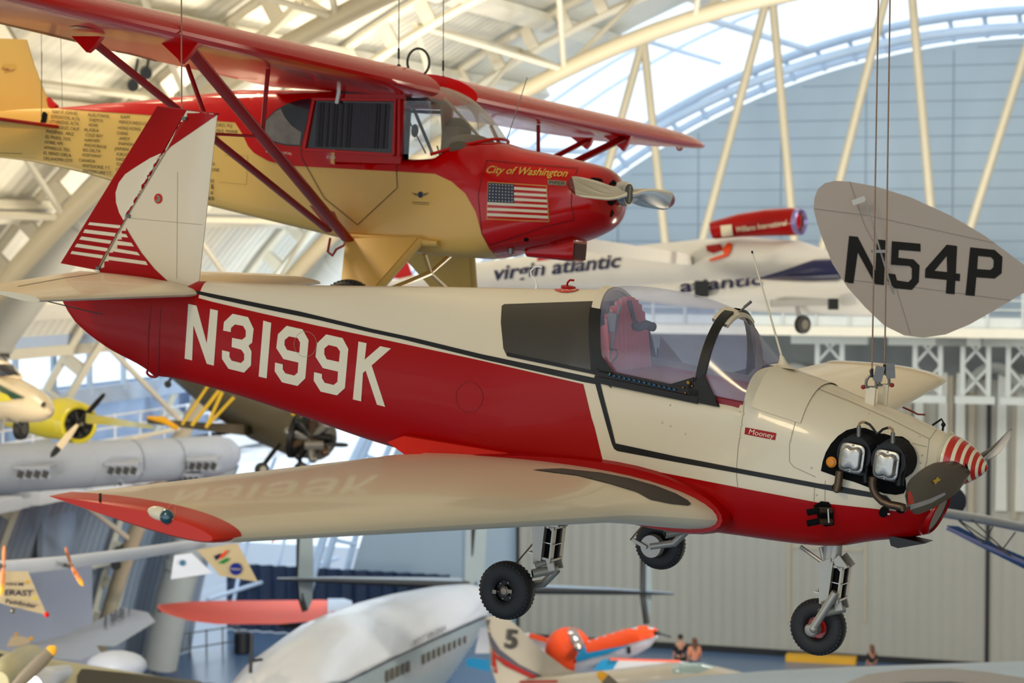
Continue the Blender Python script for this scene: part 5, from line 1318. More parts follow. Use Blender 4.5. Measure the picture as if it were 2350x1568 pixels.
# ---- white long-range jet with a red engine on its back
j = root('jet_airplane', P(1650, 640, 44), 'white long-range jet with virgin atlantic lettering and a red engine pod on top', 'airplane')
b = MB(PALE); ptube(b, [(880, 655, 52, 6), (960, 650, 51, 20), (1100, 634, 50, 33), (1300, 620, 48, 44), (1450, 615, 46.5, 50), (1600, 610, 45, 60), (1720, 603, 44, 60), (1830, 606, 43, 53), (1900, 618, 42.5, 40), (1945, 630, 42, 20), (1960, 634, 42, 4)], 28)
bvj = b.bvh()
paint_fit(HR, b, bvj, 'virgin atlantic', (1134, 642), (1426, 613), 31, NAVYB, off=.02, offset=.02, shear=.1)
for l, m_ in (([(1622, 567), (1655, 563), (1662, 575), (1640, 583), (1625, 578)], RED), ([(1660, 575), (1672, 560), (1682, 562), (1680, 578), (1665, 586)], ORG), ([(1630, 596), (1665, 584), (1680, 578), (1672, 590), (1632, 601)], ORG)): paint_poly(HR, b, bvj, l, m_, 20, off=.02)
put(b, 'fuselage', j)
b = MB(PALE); ptube(b, [(1380, 672, 42, 4), (1450, 674, 42, 16), (1600, 676, 42, 32), (1800, 680, 41.5, 40), (1980, 680, 41, 46), (2120, 682, 41, 42), (2220, 690, 41, 26), (2260, 694, 41, 4)], 24)
bvj = b.bvh()
paint_fit(HR, b, bvj, 'atlantic', (1560, 672), (1750, 656), 26, NAVYB, off=.02, offset=.02)
paint_poly(HR, b, bvj, [(1745, 642), (1800, 640), (1925, 636), (1935, 645), (1860, 647)], NAVYB, 20, off=.02)
put(b, 'tail_boom', j)
b = MB(NAVYB); ptube(b, [(1740, 640, 42.2, 2), (1800, 632, 42.2, 12), (1870, 622, 42, 26), (1960, 622, 42, 30), (2050, 630, 42, 24), (2150, 640, 42, 10)], 20); put(b, 'wing_center', j)
b = MB(RED); ptube(b, [(1631, 530, 44, 18), (1640, 528, 44, 21), (1700, 517, 43.6, 27), (1760, 511, 43.3, 31), (1810, 509, 43, 32), (1832, 509, 42.9, 31)], 26); bvj = b.bvh()
paint_poly(HR, b, bvj, [(1656, 519), (1682, 516), (1684, 538), (1658, 541)], LETTERW, 20, off=.02); paint_fit(HR, b, bvj, 'Williams International', (1690, 531), (1806, 516), 11, LETTERW, off=.02, offset=.02)
e = put(b, 'engine_pod', j)
b = MB(mat('intake_lip', (150, 140, 200), .25, metal=.6)); c = P(1832, 509, 42.85); ax = (P(1832, 509, 42.9) - P(1760, 511, 43.3)).normalized(); r = 30 * 43 / F
b.lathe(c, ax, [(r * 1.02, -.02), (r * 1.03, .06), (r * .9, .08), (r * .8, .02)], 28, cap=False); b.use(mat('intake_dark', (60, 4, 20), .6)).lathe(c, ax, [(r * .85, .0), (r * .3, -.1), (.001, .0)], 24, cap=False)
put(b, 'engine_intake', j)
b = MB(PALE); b.loft([[P(x, y, d) + Vector((0, 0, z)) for x, y, d, z in q] for q in ([(1290, 546, 30, .05), (1288, 566, 31, 0), (1290, 562, 30, -.06)], [(1560, 584, 43, .04), (1566, 600, 45.5, 0), (1562, 602, 43.2, -.04)], [(1600, 595, 45, .03), (1605, 603, 45.5, 0), (1602, 606, 45, -.03)])]); put(b, 'wing', j)
b = MB(GREYB); b.bar(P(1770, 697, 41), P(1925, 692, 41), .25, .12); put(b, 'gear_door', j); b = MB(BLK); b.box(P(1610, 663, 41.5), (.25, .2, .3)); put(b, 'camera_box', j); b = MB(BLK); b.box(P(1912, 698, 40.5), (.17, .2, .2)); put(b, 'camera_box', j); b = MB(GREYB); b.use(GREYB).bar(P(1830, 700, 41), P(1836, 745, 41), .08, .08); far_wheel(b, P(1842, 745, 40.9), .175, .12, (.6, -.8, 0)); put(b, 'nose_gear', j)
b = MB(RED); pslab(b, [(885, 640), (905, 588), (932, 588), (950, 640)], 52, .08); put(b, 'tail_fin', j); b = MB(RED); pslab(b, [(1232, 600), (1238, 556), (1282, 556), (1290, 592)], 46, .08); put(b, 'tail_fin', j)

# ---- grey tail surface marked N54P
t54 = root('tail_surface', P(2100, 600, 15), 'large pale grey rounded tail surface with black N54P letters hanging at right', 'tail surface')
b = MB(mat('grey_fabric', (200, 186, 176), .5, noise=.025)); OUT = [(1867, 480), (1869, 455), (1877, 434), (1892, 421), (1915, 415), (1950, 417), (2010, 428), (2090, 453), (2180, 494), (2260, 541), (2310, 578), (2350, 608), (2420, 655), (2350, 672), (2290, 708), (2225, 745), (2170, 768), (2120, 775), (2075, 770), (2030, 748), (1985, 705), (1945, 660), (1910, 605), (1888, 550), (1875, 512)]
pslab(b, OUT, 15, .05, (.0012, -.0012)); bv5 = b.bvh()
for l in ([(1869, 480), (1990, 495), (2290, 560)], [(1925, 640), (2100, 660), (2320, 690)], [(1950, 418), (1985, 520), (2050, 640), (2090, 772)]): paint_line(HR, b, bv5, l, 1, mat('fabric_tape', (150, 138, 132), .6), 30, off=.003)
INKB = mat('letter_black', (14, 12, 14), .5)
for g in ([(1948, 542), (1968, 544), (2008, 622), (2012, 550), (2032, 552), (2028, 655), (2008, 653), (1968, 580), (1958, 651), (1937, 649)],
          [(2046, 554), (2112, 560), (2112, 578), (2062, 574), (2061, 592), (2096, 596), (2110, 610), (2108, 648), (2092, 666), (2052, 662), (2036, 645), (2037, 628), (2054, 630), (2058, 644), (2084, 648), (2092, 640), (2092, 616), (2086, 611), (2044, 608)],
          [(2172, 562), (2196, 565), (2193, 628), (2203, 629), (2202, 646), (2192, 645), (2190, 676), (2170, 674), (2172, 643), (2122, 638), (2123, 618)],
          [(2226, 568), (2282, 574), (2300, 590), (2298, 628), (2282, 640), (2240, 637), (2236, 680), (2215, 678)]):
    holes = []
    if g[0] == (2172, 562): holes = [[(2172, 588), (2173, 625), (2144, 622)]]
    if g[0] == (2226, 568): holes = [[(2244, 588), (2274, 591), (2280, 598), (2279, 614), (2272, 620), (2242, 618)]]
    paint_poly(HR, b, bv5, [g] + holes, INKB, 30, off=.004)
put(b, 'fabric_panel', t54)
b = MB(PALE); b.bar(P(1956, 466, 14.9), P(1984, 456, 14.9), .05, .035); put(b, 'fitting', t54); b = MB(PALE); b.bar(P(2050, 733, 14.9), P(2080, 722, 14.9), .05, .035); put(b, 'fitting', t54)
b = MB(GREYB); b.tube([P(1986, 460, 14.88), P(2020, 575, 14.8), P(2058, 700, 14.88)], .006, 6); b.box(P(2018, 577, 14.75), (.1, .05, .02)); put(b, 'control_wire', t54)

# ---- twin-engine airplane, white nose and yellow nacelle
tw = root('twin_engine_airplane', P(60, 920, 42), 'white twin-engine airplane with a yellow engine nacelle at the left edge', 'airplane')
b = MB(mat('warm_white_paint', (226, 206, 172), .3, coat=.3)); ptube(b, [(-140, 890, 46, 62), (-40, 905, 44, 62), (20, 916, 43, 54), (60, 926, 42, 44), (90, 935, 41.5, 34), (106, 943, 41.2, 20), (113, 947, 41, 5)], 26); bvt = b.bvh()
paint_poly(HR, b, bvt, [(-2, 884), (20, 896), (60, 916), (36, 918), (-2, 896)], GRN, 16, off=.02); paint_poly(HR, b, bvt, [(-2, 900), (20, 908), (32, 920), (-2, 924)], YEL, 16, off=.02); paint_poly(HR, b, bvt, circ(101, 932, 5, 12, 1.2), BLK, 8, off=.02)
put(b, 'fuselage', tw)
b = MB(MATS['warm_white_paint']); ptube(b, [(-60, 846, 43, 22), (10, 846, 43, 20), (45, 866, 42.5, 8)], 18); bvt = b.bvh(); paint_poly(HR, b, bvt, [(-2, 838), (28, 842), (44, 862), (-2, 862)], DGLASS, 12, off=.02)
b.tube([P(12, 832, 43), P(12, 815, 43)], .04, 6); b.tube([P(0, 815, 43), P(22, 817, 43)], .05, 6); put(b, 'cockpit', tw)
b = MB(YEL); ptube(b, [(10, 968, 48, 10), (60, 968, 47, 24), (110, 962, 46, 44), (150, 962, 45.5, 49), (185, 968, 45, 43)], 28); put(b, 'engine_nacelle', tw)
axn = (P(185, 968, 45) - P(110, 962, 46.4)).normalized(); c = P(179, 973, 44.9)
b = MB(YEL); b.lathe(c, axn, [(.40, -.3), (.40, .05), (.36, .1), (.31, .06)], 28, cap=False); b.use(BLK).lathe(c, axn, [(.30, .0), (.30, .02)], 24)
b.use(STEEL)
for k in range(9):
    a = 2 * pi_v * k / 9; s_ = axn.cross(Vector((0, 0, 1))).normalized(); u_ = s_.cross(axn); q = c + (s_ * cos(a) + u_ * sin(a)) * .17 + axn * .03; b.use(BLACKMETAL).tube([c + axn * .03, c + (s_ * cos(a) + u_ * sin(a)) * .27 + axn * .03], .04, 8)
b.use(POL).lathe(c, axn, [(.09, .02), (.08, .12), (.04, .2)], 16); put(b, 'radial_engine', tw)
def blade(mb, a, b_, w, m, tipm=None, tipf=.12):
    a, b_ = Vector(a), Vector(b_); d = (b_ - a); u = d.cross(Vector((0, 1, 0))).normalized(); v = d.cross(u).normalized()
    def ring(t): 
        s_ = spl([(0, .4), (.3, .9), (.7, 1), (.94, .7), (1, .15)], t) * w; return [a + d * t + u * s_ * cos(q) + v * s_ * .22 * sin(q) for q in [2 * pi_v * k / 12 for k in range(12)]]
    T = [0, .15, .3, .5, .7, 1 - tipf]; mb.use(m).loft([ring(t) for t in T]); mb.use(tipm or m).loft([ring(t) for t in (1 - tipf, 1 - tipf * .5, 1 - tipf * .2, 1)])
b = MB(BEIGE); blade(b, P(178, 975, 44.6), P(116, 1050, 44.3), .07, MATS['warm_white_paint'], BLK, .4); blade(b, P(180, 972, 44.6), P(241, 903, 45), .055, BLACKMETAL); put(b, 'propeller', tw)
b = MB(YEL); b.loft([[P(x, y, d) for x, y, d in q] for q in ([(198, 948, 42), (196, 968, 44), (199, 972, 42)], [(352, 976, 50), (350, 980, 51.5), (352, 985, 50)])]); put(b, 'wing', tw)
b = MB(STEEL); b.tube([P(8, 962, 42), P(2, 990, 42)], .04, 6); put(b, 'landing_gear', tw); b = MB(STEEL); b.tube([P(38, 968, 42), P(48, 984, 42.5)], .04, 6); far_wheel(b, P(48, 984, 42.5), .22, .15, (1, -.3, 0)); put(b, 'landing_gear', tw)

# ---- dark biplane with exposed engine
bp = root('biplane', P(640, 1000, 48), 'dark olive biplane with yellow struts and exposed engine under the red airplane', 'airplane')
b = MB(BROWN); ptube(b, [(395, 860, 52, 8), (450, 885, 51, 26), (520, 920, 50, 44), (600, 960, 49, 54), (680, 990, 48, 58), (735, 1008, 47.5, 50), (750, 1012, 47.3, 20)], 22); put(b, 'fuselage', bp)
b = MB(BROWN); b.loft([[P(x, y, d) for x, y, d in q] for q in ([(335, 962, 47), (420, 966, 50), (340, 972, 47)], [(560, 975, 48), (640, 985, 51), (560, 1000, 48)])]); b.use(AMBER).tube([P(338, 958, 46.8), P(375, 964, 46.8), (P(408, 984, 46.8))], [.03, .08, .05], 8); put(b, 'wing', bp)
b = MB(mat('strut_yellow', (206, 168, 20), .4))
for l, r in (([(478, 885), (418, 975)], .05), ([(503, 897), (440, 977)], .065), ([(510, 900), (473, 982)], .06), ([(537, 912), (478, 975)], .055), ([(690, 960), (672, 945)], .12)): b = MB(MATS['strut_yellow']); b.tube([P(x, y, 46.5) for x, y in l], r * .6, 8); put(b, 'wing_strut', bp)
b = MB(BLACKMETAL); c = P(712, 1005, 46.6)
for k in range(9):
    a = 2 * pi_v * k / 9; b.use((BLACKMETAL, STEEL, RUST)[k % 3]); q = c + Vector((.0 + .2 * cos(a) * .5, -.2 + .1 * sin(a * 2), .42 * sin(a))) + Vector((.36 * cos(a), 0, 0)); b.tube([c, q], .11, 10); b.ell(q, .1)
b.use(STEEL).tube([P(700, 1022, 46), P(742, 1022, 46)], .09, 10); b.use(BLACKMETAL).lathe(c, (-.9, .2, .2), [(.5, .25), (.52, .35)], 22); put(b, 'radial_engine', bp)
b = MB(BLACKMETAL); blade(b, P(748, 1020, 46), P(800, 1022, 46), .05, BLACKMETAL); put(b, 'propeller', bp)
b = MB(BLACKMETAL); b.tube([P(640, 1020, 47), P(606, 1066, 46.5)], .05, 8); far_wheel(b, P(601, 1078, 46.5), .155, .13, (.5, -.85, 0)); put(b, 'landing_gear', bp); b = MB(BLACKMETAL); b.tube([P(680, 1025, 47), P(690, 1065, 46.5)], .05, 8); far_wheel(b, P(691, 1077, 46.5), .155, .13, (.5, -.85, 0)); put(b, 'landing_gear', bp)

# ---- long white duct with supply nozzles
du = root('air_duct', P(250, 1060, 56), 'long white cylindrical air duct with rows of black nozzles below the left airplanes', 'air duct')
b = MB(mat('duct_white', (168, 174, 188), .5, noise=.03)); ptube(b, [(-90, 1080, 52, 60), (200, 1066, 55, 54), (420, 1052, 58, 48), (500, 1045, 59, 46), (522, 1043, 59.2, 38), (532, 1042, 59.4, 20)], 30)
for x, y, d, r in ((190, 1067, 54.9, 55), (88, 1071, 54, 57), (300, 1060, 56.3, 51.5), (395, 1054, 57.6, 49)): b.lathe(P(x, y, d), P(200, 1066, 55) - P(-90, 1080, 52), [(r * d / F * 1.004, -.03), (r * d / F * 1.015, 0), (r * d / F * 1.004, .03)], 30, cap=False)
dd = put(b, 'duct_body', du)
for i, (x, y, d, w) in enumerate(((84, 1082, 53.0, 39), (287, 1074, 55.2, 36), (470, 1064, 57.6, 34), (55, 1114, 54, 32), (262, 1103, 56, 27), (437, 1091, 58, 26))):
    b = MB(MATS['duct_white']); s_ = d / F; c = P(x, y, d); b.box(c, (w * 2 * s_, .8, (26 if i < 3 else 13) * s_)); b.box(c + Vector((0, -.1, 14 * s_ if i < 3 else 7 * s_)), (w * 2.1 * s_, 1.0, 4 * s_)); b.use(BLK)
    for k in range(4): b.box(c + Vector(((-w * .72 + w * .48 * k) * s_, -.41, -3 * s_ if i < 3 else -4 * s_)), (w * .36 * s_, .02, (17 if i < 3 else 7) * s_), Matrix.Rotation(.35, 3, 'Y'))
    put(b, 'nozzle_box', du)

# ---- solar flying wing with small pods
fw = root('flying_wing', P(300, 1270, 34), 'slender translucent white flying wing with triangular pods and tiny propellers, lower left', 'airplane')
FW = mat('translucent_wing', (212, 222, 245), .35); b = MB(FW); b.tube([P(*q) for q in ((-60, 1306, 31), (20, 1304, 32), (150, 1292, 34), (330, 1268, 37), (500, 1242, 40), (640, 1218, 43))], [.075, .075, .07, .065, .06, .05], 12, flat=(1, 1.5)); put(b, 'wing', fw)
PODM = mat('pod_film', (200, 184, 152), .4)
for i, (po, d, lab) in enumerate((([(-20, 1310), (64, 1312), (108, 1412), (24, 1392), (2, 1385), (-20, 1370)], 31.5, 0), ([(452, 1262), (545, 1246), (592, 1336), (504, 1322), (486, 1300)], 39, 1), ([(392, 1330), (400, 1275), (440, 1270), (488, 1316)], 41, 2))):
    b = MB(PODM if i < 2 else FW); pslab(b, po, d, .12, (.003, 0)); bb = b.bvh()
    if i == 0:
        for t, a, c_, cp in (('mini-M', (12, 1343), (52, 1345), 8), ('ERAST', (10, 1366), (74, 1368), 13), ('Pathfinder', (12, 1384), (82, 1396), 10)): paint_fit(HR, b, bb, t, a, c_, cp, NAVYB, off=.01, offset=.02)
        for c_, m_ in (((62, 1335), AMBER), ((78, 1373), YEL)): paint_poly(HR, b, bb, circ(*c_, 4, 10), m_, 10, off=.01)
        b.use(BRIGHTRED).ell(P(107, 1411, d), .04); b.use(STEEL).ell(P(29, 1402, d), .04)
    if i == 1:
        paint_poly(HR, b, bb, circ(540, 1306, 14, 20), mat('roundel_blue', (16, 40, 140), .4), 10, off=.01); paint_fit(HR, b, bb, 'NASA', (529, 1308), (551, 1309), 5, LETTERW, off=.02); paint_poly(HR, b, bb, [(498, 1292), (520, 1280), (526, 1284), (512, 1294)], mat('logo_green', (20, 130, 60), .4), 10, off=.01); paint_poly(HR, b, bb, [(490, 1276), (505, 1270), (510, 1276), (494, 1286)], NAVYB, 10, off=.01); paint_poly(HR, b, bb, [(500, 1280), (518, 1262), (522, 1266), (506, 1282)], ORG, 10, off=.02)
    if i == 2: paint_poly(HR, b, bb, circ(418, 1292, 7, 12), mat('roundel_teal', (60, 110, 150), .4), 10, off=.01)
    put(b, 'pod', fw)
for a, b1, b2, d in (((164, 1300), (150, 1256), (191, 1346), 33.5), ((8, 1300), (10, 1252), (2, 1368), 31.2), ((632, 1222), (625, 1246), (640, 1200), 42)):
    b = MB(AMBER); bm1 = mat('orange_brown_blade', (190, 110, 60), .4); blade(b, P(*a, d), P(*b1, d), .025, bm1); blade(b, P(*a, d), P(*b2, d), .04, bm1, AMBER, .7); b.use(STEEL).tube([P(a[0] - 28, a[1] - 5, d + .8), P(*a, d)], .035, 8); put(b, 'propeller', fw)

# ---- orange wing of a monoplane on the floor
ow = root('monoplane', P(600, 1405, 66), 'bright orange airplane wing with a grey metal root, by the dark blue curtain', 'airplane')
b = MB(mat('orange_fabric', (226, 74, 40), .5, noise=.06, scale=1)); 
b.loft([[P(x, y, d) for x, y, d in ((xx, ya, 69), (xx, (ya + yb) / 2 - 6, 66), (xx, yb, 64), (xx, (ya + yb) / 2 + 10, 67))] for xx, ya, yb in ((362, 1392, 1396), (372, 1387, 1405), (400, 1384, 1415), (440, 1381, 1426), (500, 1379, 1433), (640, 1378, 1433), (740, 1377, 1424), (770, 1380, 1410))])
put(b, 'wing', ow)
b = MB(SILV); b.loft([[P(x, y, d) for x, y, d in ((xx, ya, 69), (xx, (ya + yb) / 2 - 6, 66), (xx, yb, 64), (xx, (ya + yb) / 2 + 8, 67))] for xx, ya, yb in ((752, 1374, 1416), (790, 1374, 1408), (808, 1380, 1394))]); b.use(BLK); ptube(b, [(640, 1436, 66, 3), (700, 1440, 66, 8), (780, 1440, 66, 9)], 10); put(b, 'wing_root', ow)

# ---- white-topped four-engine airliner with three tail fins
al = root('airliner', P(850, 1520, 52), 'large airliner with white top, window row and three tail fins at bottom centre', 'airplane')
b = MB(mat('airliner_white', (214, 220, 236), .22, coat=.3, noise=.02)); ptube(b, [(560, 1860, 41, 192), (640, 1730, 43, 186), (690, 1655, 45, 178), (774, 1580, 47.5, 166), (857, 1530, 50.5, 150), (931, 1484, 53.5, 124), (1010, 1433, 56.5, 88), (1072, 1394, 59, 54), (1110, 1374, 60.3, 27), (1122, 1368, 60.8, 8)], 48); ba = b.bvh()
paint_poly(HR, b, ba, [(760, 1568), (800, 1566), (1110, 1418), (1118, 1440), (1130, 1600), (700, 1600)], mat('airliner_grey', (134, 150, 162), .4, noise=.04), 24, off=.02)
paint_poly(HR, b, ba, line_poly([(720, 1606), (790, 1569), (900, 1513), (1000, 1466), (1112, 1415)], 5), mat('cheat_line', (40, 50, 64), .4), 24, off=.04)
paint_fit(HR, b, ba, 'WEST VIRGINIA', (940, 1487), (1017, 1450), 13, mat('faded_lettering', (96, 98, 108), .5), off=.04, offset=.02)
WNM = mat('cabin_window', (78, 72, 62), .6)
for k in range(16):
    if k in (5, 6): continue
    t = k / 15; x = 884 + 178 * t; y = 1556 - 86 * t; w = 4.2 - 1.6 * t; h = 13 - 5 * t; paint_poly(HR, b, ba, [(x - w, y - h), (x + w, y - h - 3), (x + w, y + h - 3), (x - w, y + h)], WNM, 24, off=.04)
put(b, 'fuselage', al)
DKG = mat('deicer_black', (18, 20, 26), .5)
def tplane(x0, y0, d0, x1, y1, d1):
    b = MB(mat('tail_grey_blue', (150, 168, 190), .4)); b.loft([[P(x, y - h, d), P(x, y, d - .3), P(x, y + h * .6, d + .2), P(x, y - h * .2, d + 1.2)] for x, y, d, h in ((x0, y0, d0, 2), (x0 + (x1 - x0) * .3, y0 + (y1 - y0) * .3, d0 + (d1 - d0) * .3, 8), (x1, y1, d1, 14))]); b.use(DKG); b.tube([P(x0, y0 + 2, d0 - .3), P(x0 + (x1 - x0) * .3, y0 + 2 + (y1 - y0) * .3, d0 + (d1 - d0) * .3 - .3), P(x1, y1 + 5, d1 - .3)], [.02, .07, .12], 8); put(b, 'tailplane', al)
tplane(636, 1328, 57, 1075, 1340, 60); tplane(1546, 1362, 63, 1095, 1348, 60)
for po, edge, d in (([(690, 1170), (718, 1170), (720, 1330), (716, 1380), (706, 1402), (696, 1400), (688, 1370), (684, 1330)], [(688, 1170), (686, 1330), (690, 1372), (700, 1403)], 57.5), ([(1072, 1170), (1120, 1170), (1110, 1345), (1066, 1345)], [(1088, 1170), (1074, 1330)], 60), ([(1474, 1250), (1492, 1250), (1496, 1370), (1490, 1420), (1484, 1430), (1476, 1420), (1472, 1370)], [(1476, 1250), (1475, 1370), (1484, 1432)], 62.5)):
    b = MB(mat('fin_grey_green', (136, 148, 152), .45)); pslab(b, po, d, .12, (.012, 0)); b.use(DKG).tube([P(x, y, d - .05) for x, y in edge], .085, 8); put(b, 'tail_fin', al)
b = MB(BLK); b.tube([P(578, 1455, 43), P(575, 1545, 43)], .035, 8); b.tube([P(577, 1517, 43), P(603, 1514, 43)], .03, 6); put(b, 'antenna_mast', al)

# ---- aerobatic racer with a 5 on its fin
r5 = root('racing_airplane', P(1300, 1545, 46), 'white racing airplane with a black 5 and navy and red stripes on its tail', 'airplane')
b = MB(mat('racer_white', (178, 172, 162), .3, coat=.2)); pslab(b, [(1112, 1420), (1128, 1414), (1160, 1414), (1190, 1440), (1240, 1490), (1300, 1535), (1370, 1560), (1370, 1600), (1150, 1600), (1126, 1530), (1122, 1470)], 46, .18, (.004, 0)); b5 = b.bvh()
paint_poly(HR, b, b5, [(1108, 1414), (1126, 1414), (1120, 1436), (1126, 1460), (1145, 1490), (1190, 1525), (1262, 1562), (1240, 1562), (1165, 1522), (1130, 1490), (1118, 1450)], NAVYB, 20, off=.02); paint_poly(HR, b, b5, [(1122, 1484), (1140, 1505), (1190, 1532), (1250, 1562), (1235, 1565), (1160, 1530), (1135, 1508), (1140, 1545), (1124, 1545)], RED, 20, off=.025)
paint_fit(HR, b, b5, '5', (1158, 1486), (1186, 1488), 42, BLK, off=.02, offset=.04)
put(b, 'tail_fin', r5)
b = MB(MATS['racer_white']); ptube(b, [(1150, 1580, 46.2, 22), (1300, 1582, 46, 32), (1450, 1580, 45.5, 48), (1540, 1576, 45, 54), (1640, 1575, 44.5, 46), (1720, 1578, 44, 30), (1760, 1580, 43.8, 8)], 24); b5 = b.bvh(); paint_line(HR, b, b5, [(1170, 1568), (1280, 1566)], 4, RED, 20, off=.02); put(b, 'fuselage', r5)
b = MB(glass('pale_blue_canopy', (.72, .88, .95), .12, .05, haze=.25, hazecol=(.5, .72, .8))); ptube(b, [(1530, 1560, 45, 20), (1560, 1552, 44.8, 30), (1610, 1552, 44.6, 31), (1660, 1560, 44.4, 24), (1700, 1568, 44.2, 10)], 20); put(b, 'canopy', r5)
b = MB(NAVYB); b.ell(P(1582, 1552, 44.9), .16); b.use(RED).ell(P(1592, 1562, 44.8), .13); put(b, 'cockpit_seat', r5); b = MB(BLK); b.use(BLK).ell(P(1645, 1560, 44.6), .1); b.use(BRIGHTRED).ell(P(1662, 1556, 44.6), .11); put(b, 'cockpit_seat', r5)

# ---- orange, blue and white crop-duster shaped airplane
od = root('sport_airplane', P(1380, 1490, 58), 'orange, blue and white airplane with a bulging orange cockpit hood, behind the tail marked 5', 'airplane')
b = MB(mat('od_white', (204, 204, 216), .4)); ptube(b, [(1150, 1560, 60, 12), (1260, 1540, 59, 30), (1340, 1512, 58, 36), (1430, 1482, 57.4, 34), (1480, 1462, 57, 26), (1503, 1453, 56.8, 12)], 24); bo = b.bvh()
paint_poly(HR, b, bo, [(1340, 1447), (1440, 1438), (1492, 1434), (1507, 1448), (1498, 1462), (1430, 1482), (1348, 1499)], ORG, 18, off=.02); paint_poly(HR, b, bo, [(1270, 1490), (1340, 1480), (1350, 1499), (1430, 1483), (1445, 1480), (1390, 1502), (1340, 1515), (1275, 1530)], SKYB, 18, off=.02); paint_poly(HR, b, bo, [(1278, 1526), (1322, 1512), (1326, 1518), (1284, 1532)], RED, 18, off=.03)
paint_poly(HR, b, bo, [(1440, 1484), (1448, 1482), (1448, 1496), (1440, 1500)], BLK, 18, off=.03); put(b, 'fuselage', od)
b = MB(ORG); b.ell(P(1304, 1492, 58), (.62, .42, .60)); bo = b.bvh(); paint_poly(HR, b, bo, [(1302, 1448), (1318, 1440), (1340, 1478), (1326, 1488), (1312, 1478)], mat('hood_glass', (120, 110, 110), .08, coat=1), 10, off=.02); b.use(POL).ell(P(1326, 1486, 57.4), .12); put(b, 'cockpit_hood', od)
b = MB(BLK); b.tube([P(1500, 1453, 56.8), P(1512, 1454, 56.6)], .06, 8); b.tube([P(1508, 1452, 56.6), P(1540, 1462, 56.6)], .03, 6); put(b, 'propeller', od)
b = MB(mat('od_wing_white', (214, 212, 214), .4)); pslab(b, [(1190, 1455), (1215, 1452), (1260, 1475), (1255, 1500), (1200, 1500), (1090, 1500), (1100, 1450), (1110, 1440)], 60, .1); b.use(ORG); b.bar(P(1215, 1458, 59.8), P(1262, 1472, 59.8), .2, .1); put(b, 'tailplane', od); b = MB(SKYB); pslab(b, [(1068, 1516), (1080, 1510), (1122, 1516), (1124, 1542), (1072, 1530)], 59, .08); put(b, 'tailplane', od); b = MB(SKYB); pslab(b, [(1360, 1538), (1382, 1514), (1420, 1515), (1405, 1540)], 56.6, .06); b.use(MATS['od_wing_white']); pslab(b, [(1395, 1545), (1420, 1514), (1560, 1518), (1600, 1524), (1560, 1548)], 57, .08); b.use(ORG).bar(P(1400, 1513, 56.5), P(1560, 1518, 57), .05, .05); put(b, 'wing', od)

# ---- silver airplane at lower left
sv = root('silver_airplane', P(230, 1470, 50), 'silver airplane wing with faded dark numerals in front of the white partition', 'airplane')
b = MB(SILV); pslab(b, [(16, 1490), (80, 1475), (148, 1459), (285, 1395), (340, 1406), (357, 1427), (264, 1484), (222, 1482), (232, 1498), (185, 1515), (142, 1512)], 50, .12, (.004, -.05)); bs = b.bvh(); paint_fit(HR, b, bs, '1951', (238, 1442), (298, 1408), 26, mat('faded_navy', (48, 56, 80), .5), off=.03, offset=.02, slant=None); put(b, 'wing', sv)
b = MB(FW); b.ell(P(268, 1528, 47), (.65, .4, .32)); put(b, 'nose_cone', sv)
b = MB(mat('tan_fabric_patch', (180, 160, 130), .5)); pslab(b, [(14, 1484), (26, 1462), (38, 1458), (76, 1468), (66, 1476), (50, 1484)], 49, .1); b.use(AMBER).ell(P(72, 1466, 48.9), .05); b.ell(P(37, 1456, 48.9), .04); put(b, 'wing_fillet', sv)

# ---- cream bomber wing with propellers at the very bottom left
cb_ = root('propeller_airliner', P(120, 1545, 33), 'cream propeller airplane wing with yellow-tipped propeller in the bottom left corner', 'airplane')
CW_ = mat('cream_wing', (170, 166, 134), .45, noise=.04); b = MB(CW_); b.loft([[P(x, y, d) for x, y, d in ((xx, ya, 34.5), (xx, ya + 8, 33), (xx, ya + 60, 32.2), (xx, ya + 90, 34.5))] for xx, ya in ((-60, 1480), (0, 1492), (80, 1506), (150, 1518), (300, 1542), (500, 1574), (620, 1594))]); bc = b.bvh(); paint_poly(HR, b, bc, [(176, 1556), (186, 1540), (200, 1540), (470, 1568), (560, 1590), (176, 1590)], mat('deicer_dark', (46, 44, 36), .6), 24, off=.01); paint_poly(HR, b, bc, [(-5, 1503), (36, 1514), (0, 1530), (-5, 1530)], MATS['deicer_dark'], 24, off=.01); put(b, 'wing', cb_)
b = MB(CW_); ptube(b, [(70, 1520, 34, 40), (30, 1545, 32.5, 46), (5, 1560, 31.8, 40), (-5, 1566, 31.6, 25)], 24); b.use(mat('nacelle_light', (190, 196, 210), .3, metal=.3)); ptube(b, [(150, 1560, 33, 34), (90, 1575, 32, 42), (70, 1580, 31.7, 30)], 20); put(b, 'engine_nacelle', cb_)
b = MB(BEIGE); blade(b, P(20, 1590, 31.2), P(128, 1484, 31.2), .10, mat('taupe_blade', (104, 96, 82), .5), AMBER, .12); put(b, 'propeller', cb_)
b2 = root('propeller', P(1400, 1560, 36), 'single taupe propeller blade with a yellow tip poking up at the bottom centre', 'propeller')
b = MB(BEIGE); blade(b, P(1440, 1600, 36), P(1371, 1543, 36), .085, MATS['taupe_blade'], AMBER, .25); put(b, 'blade', b2)

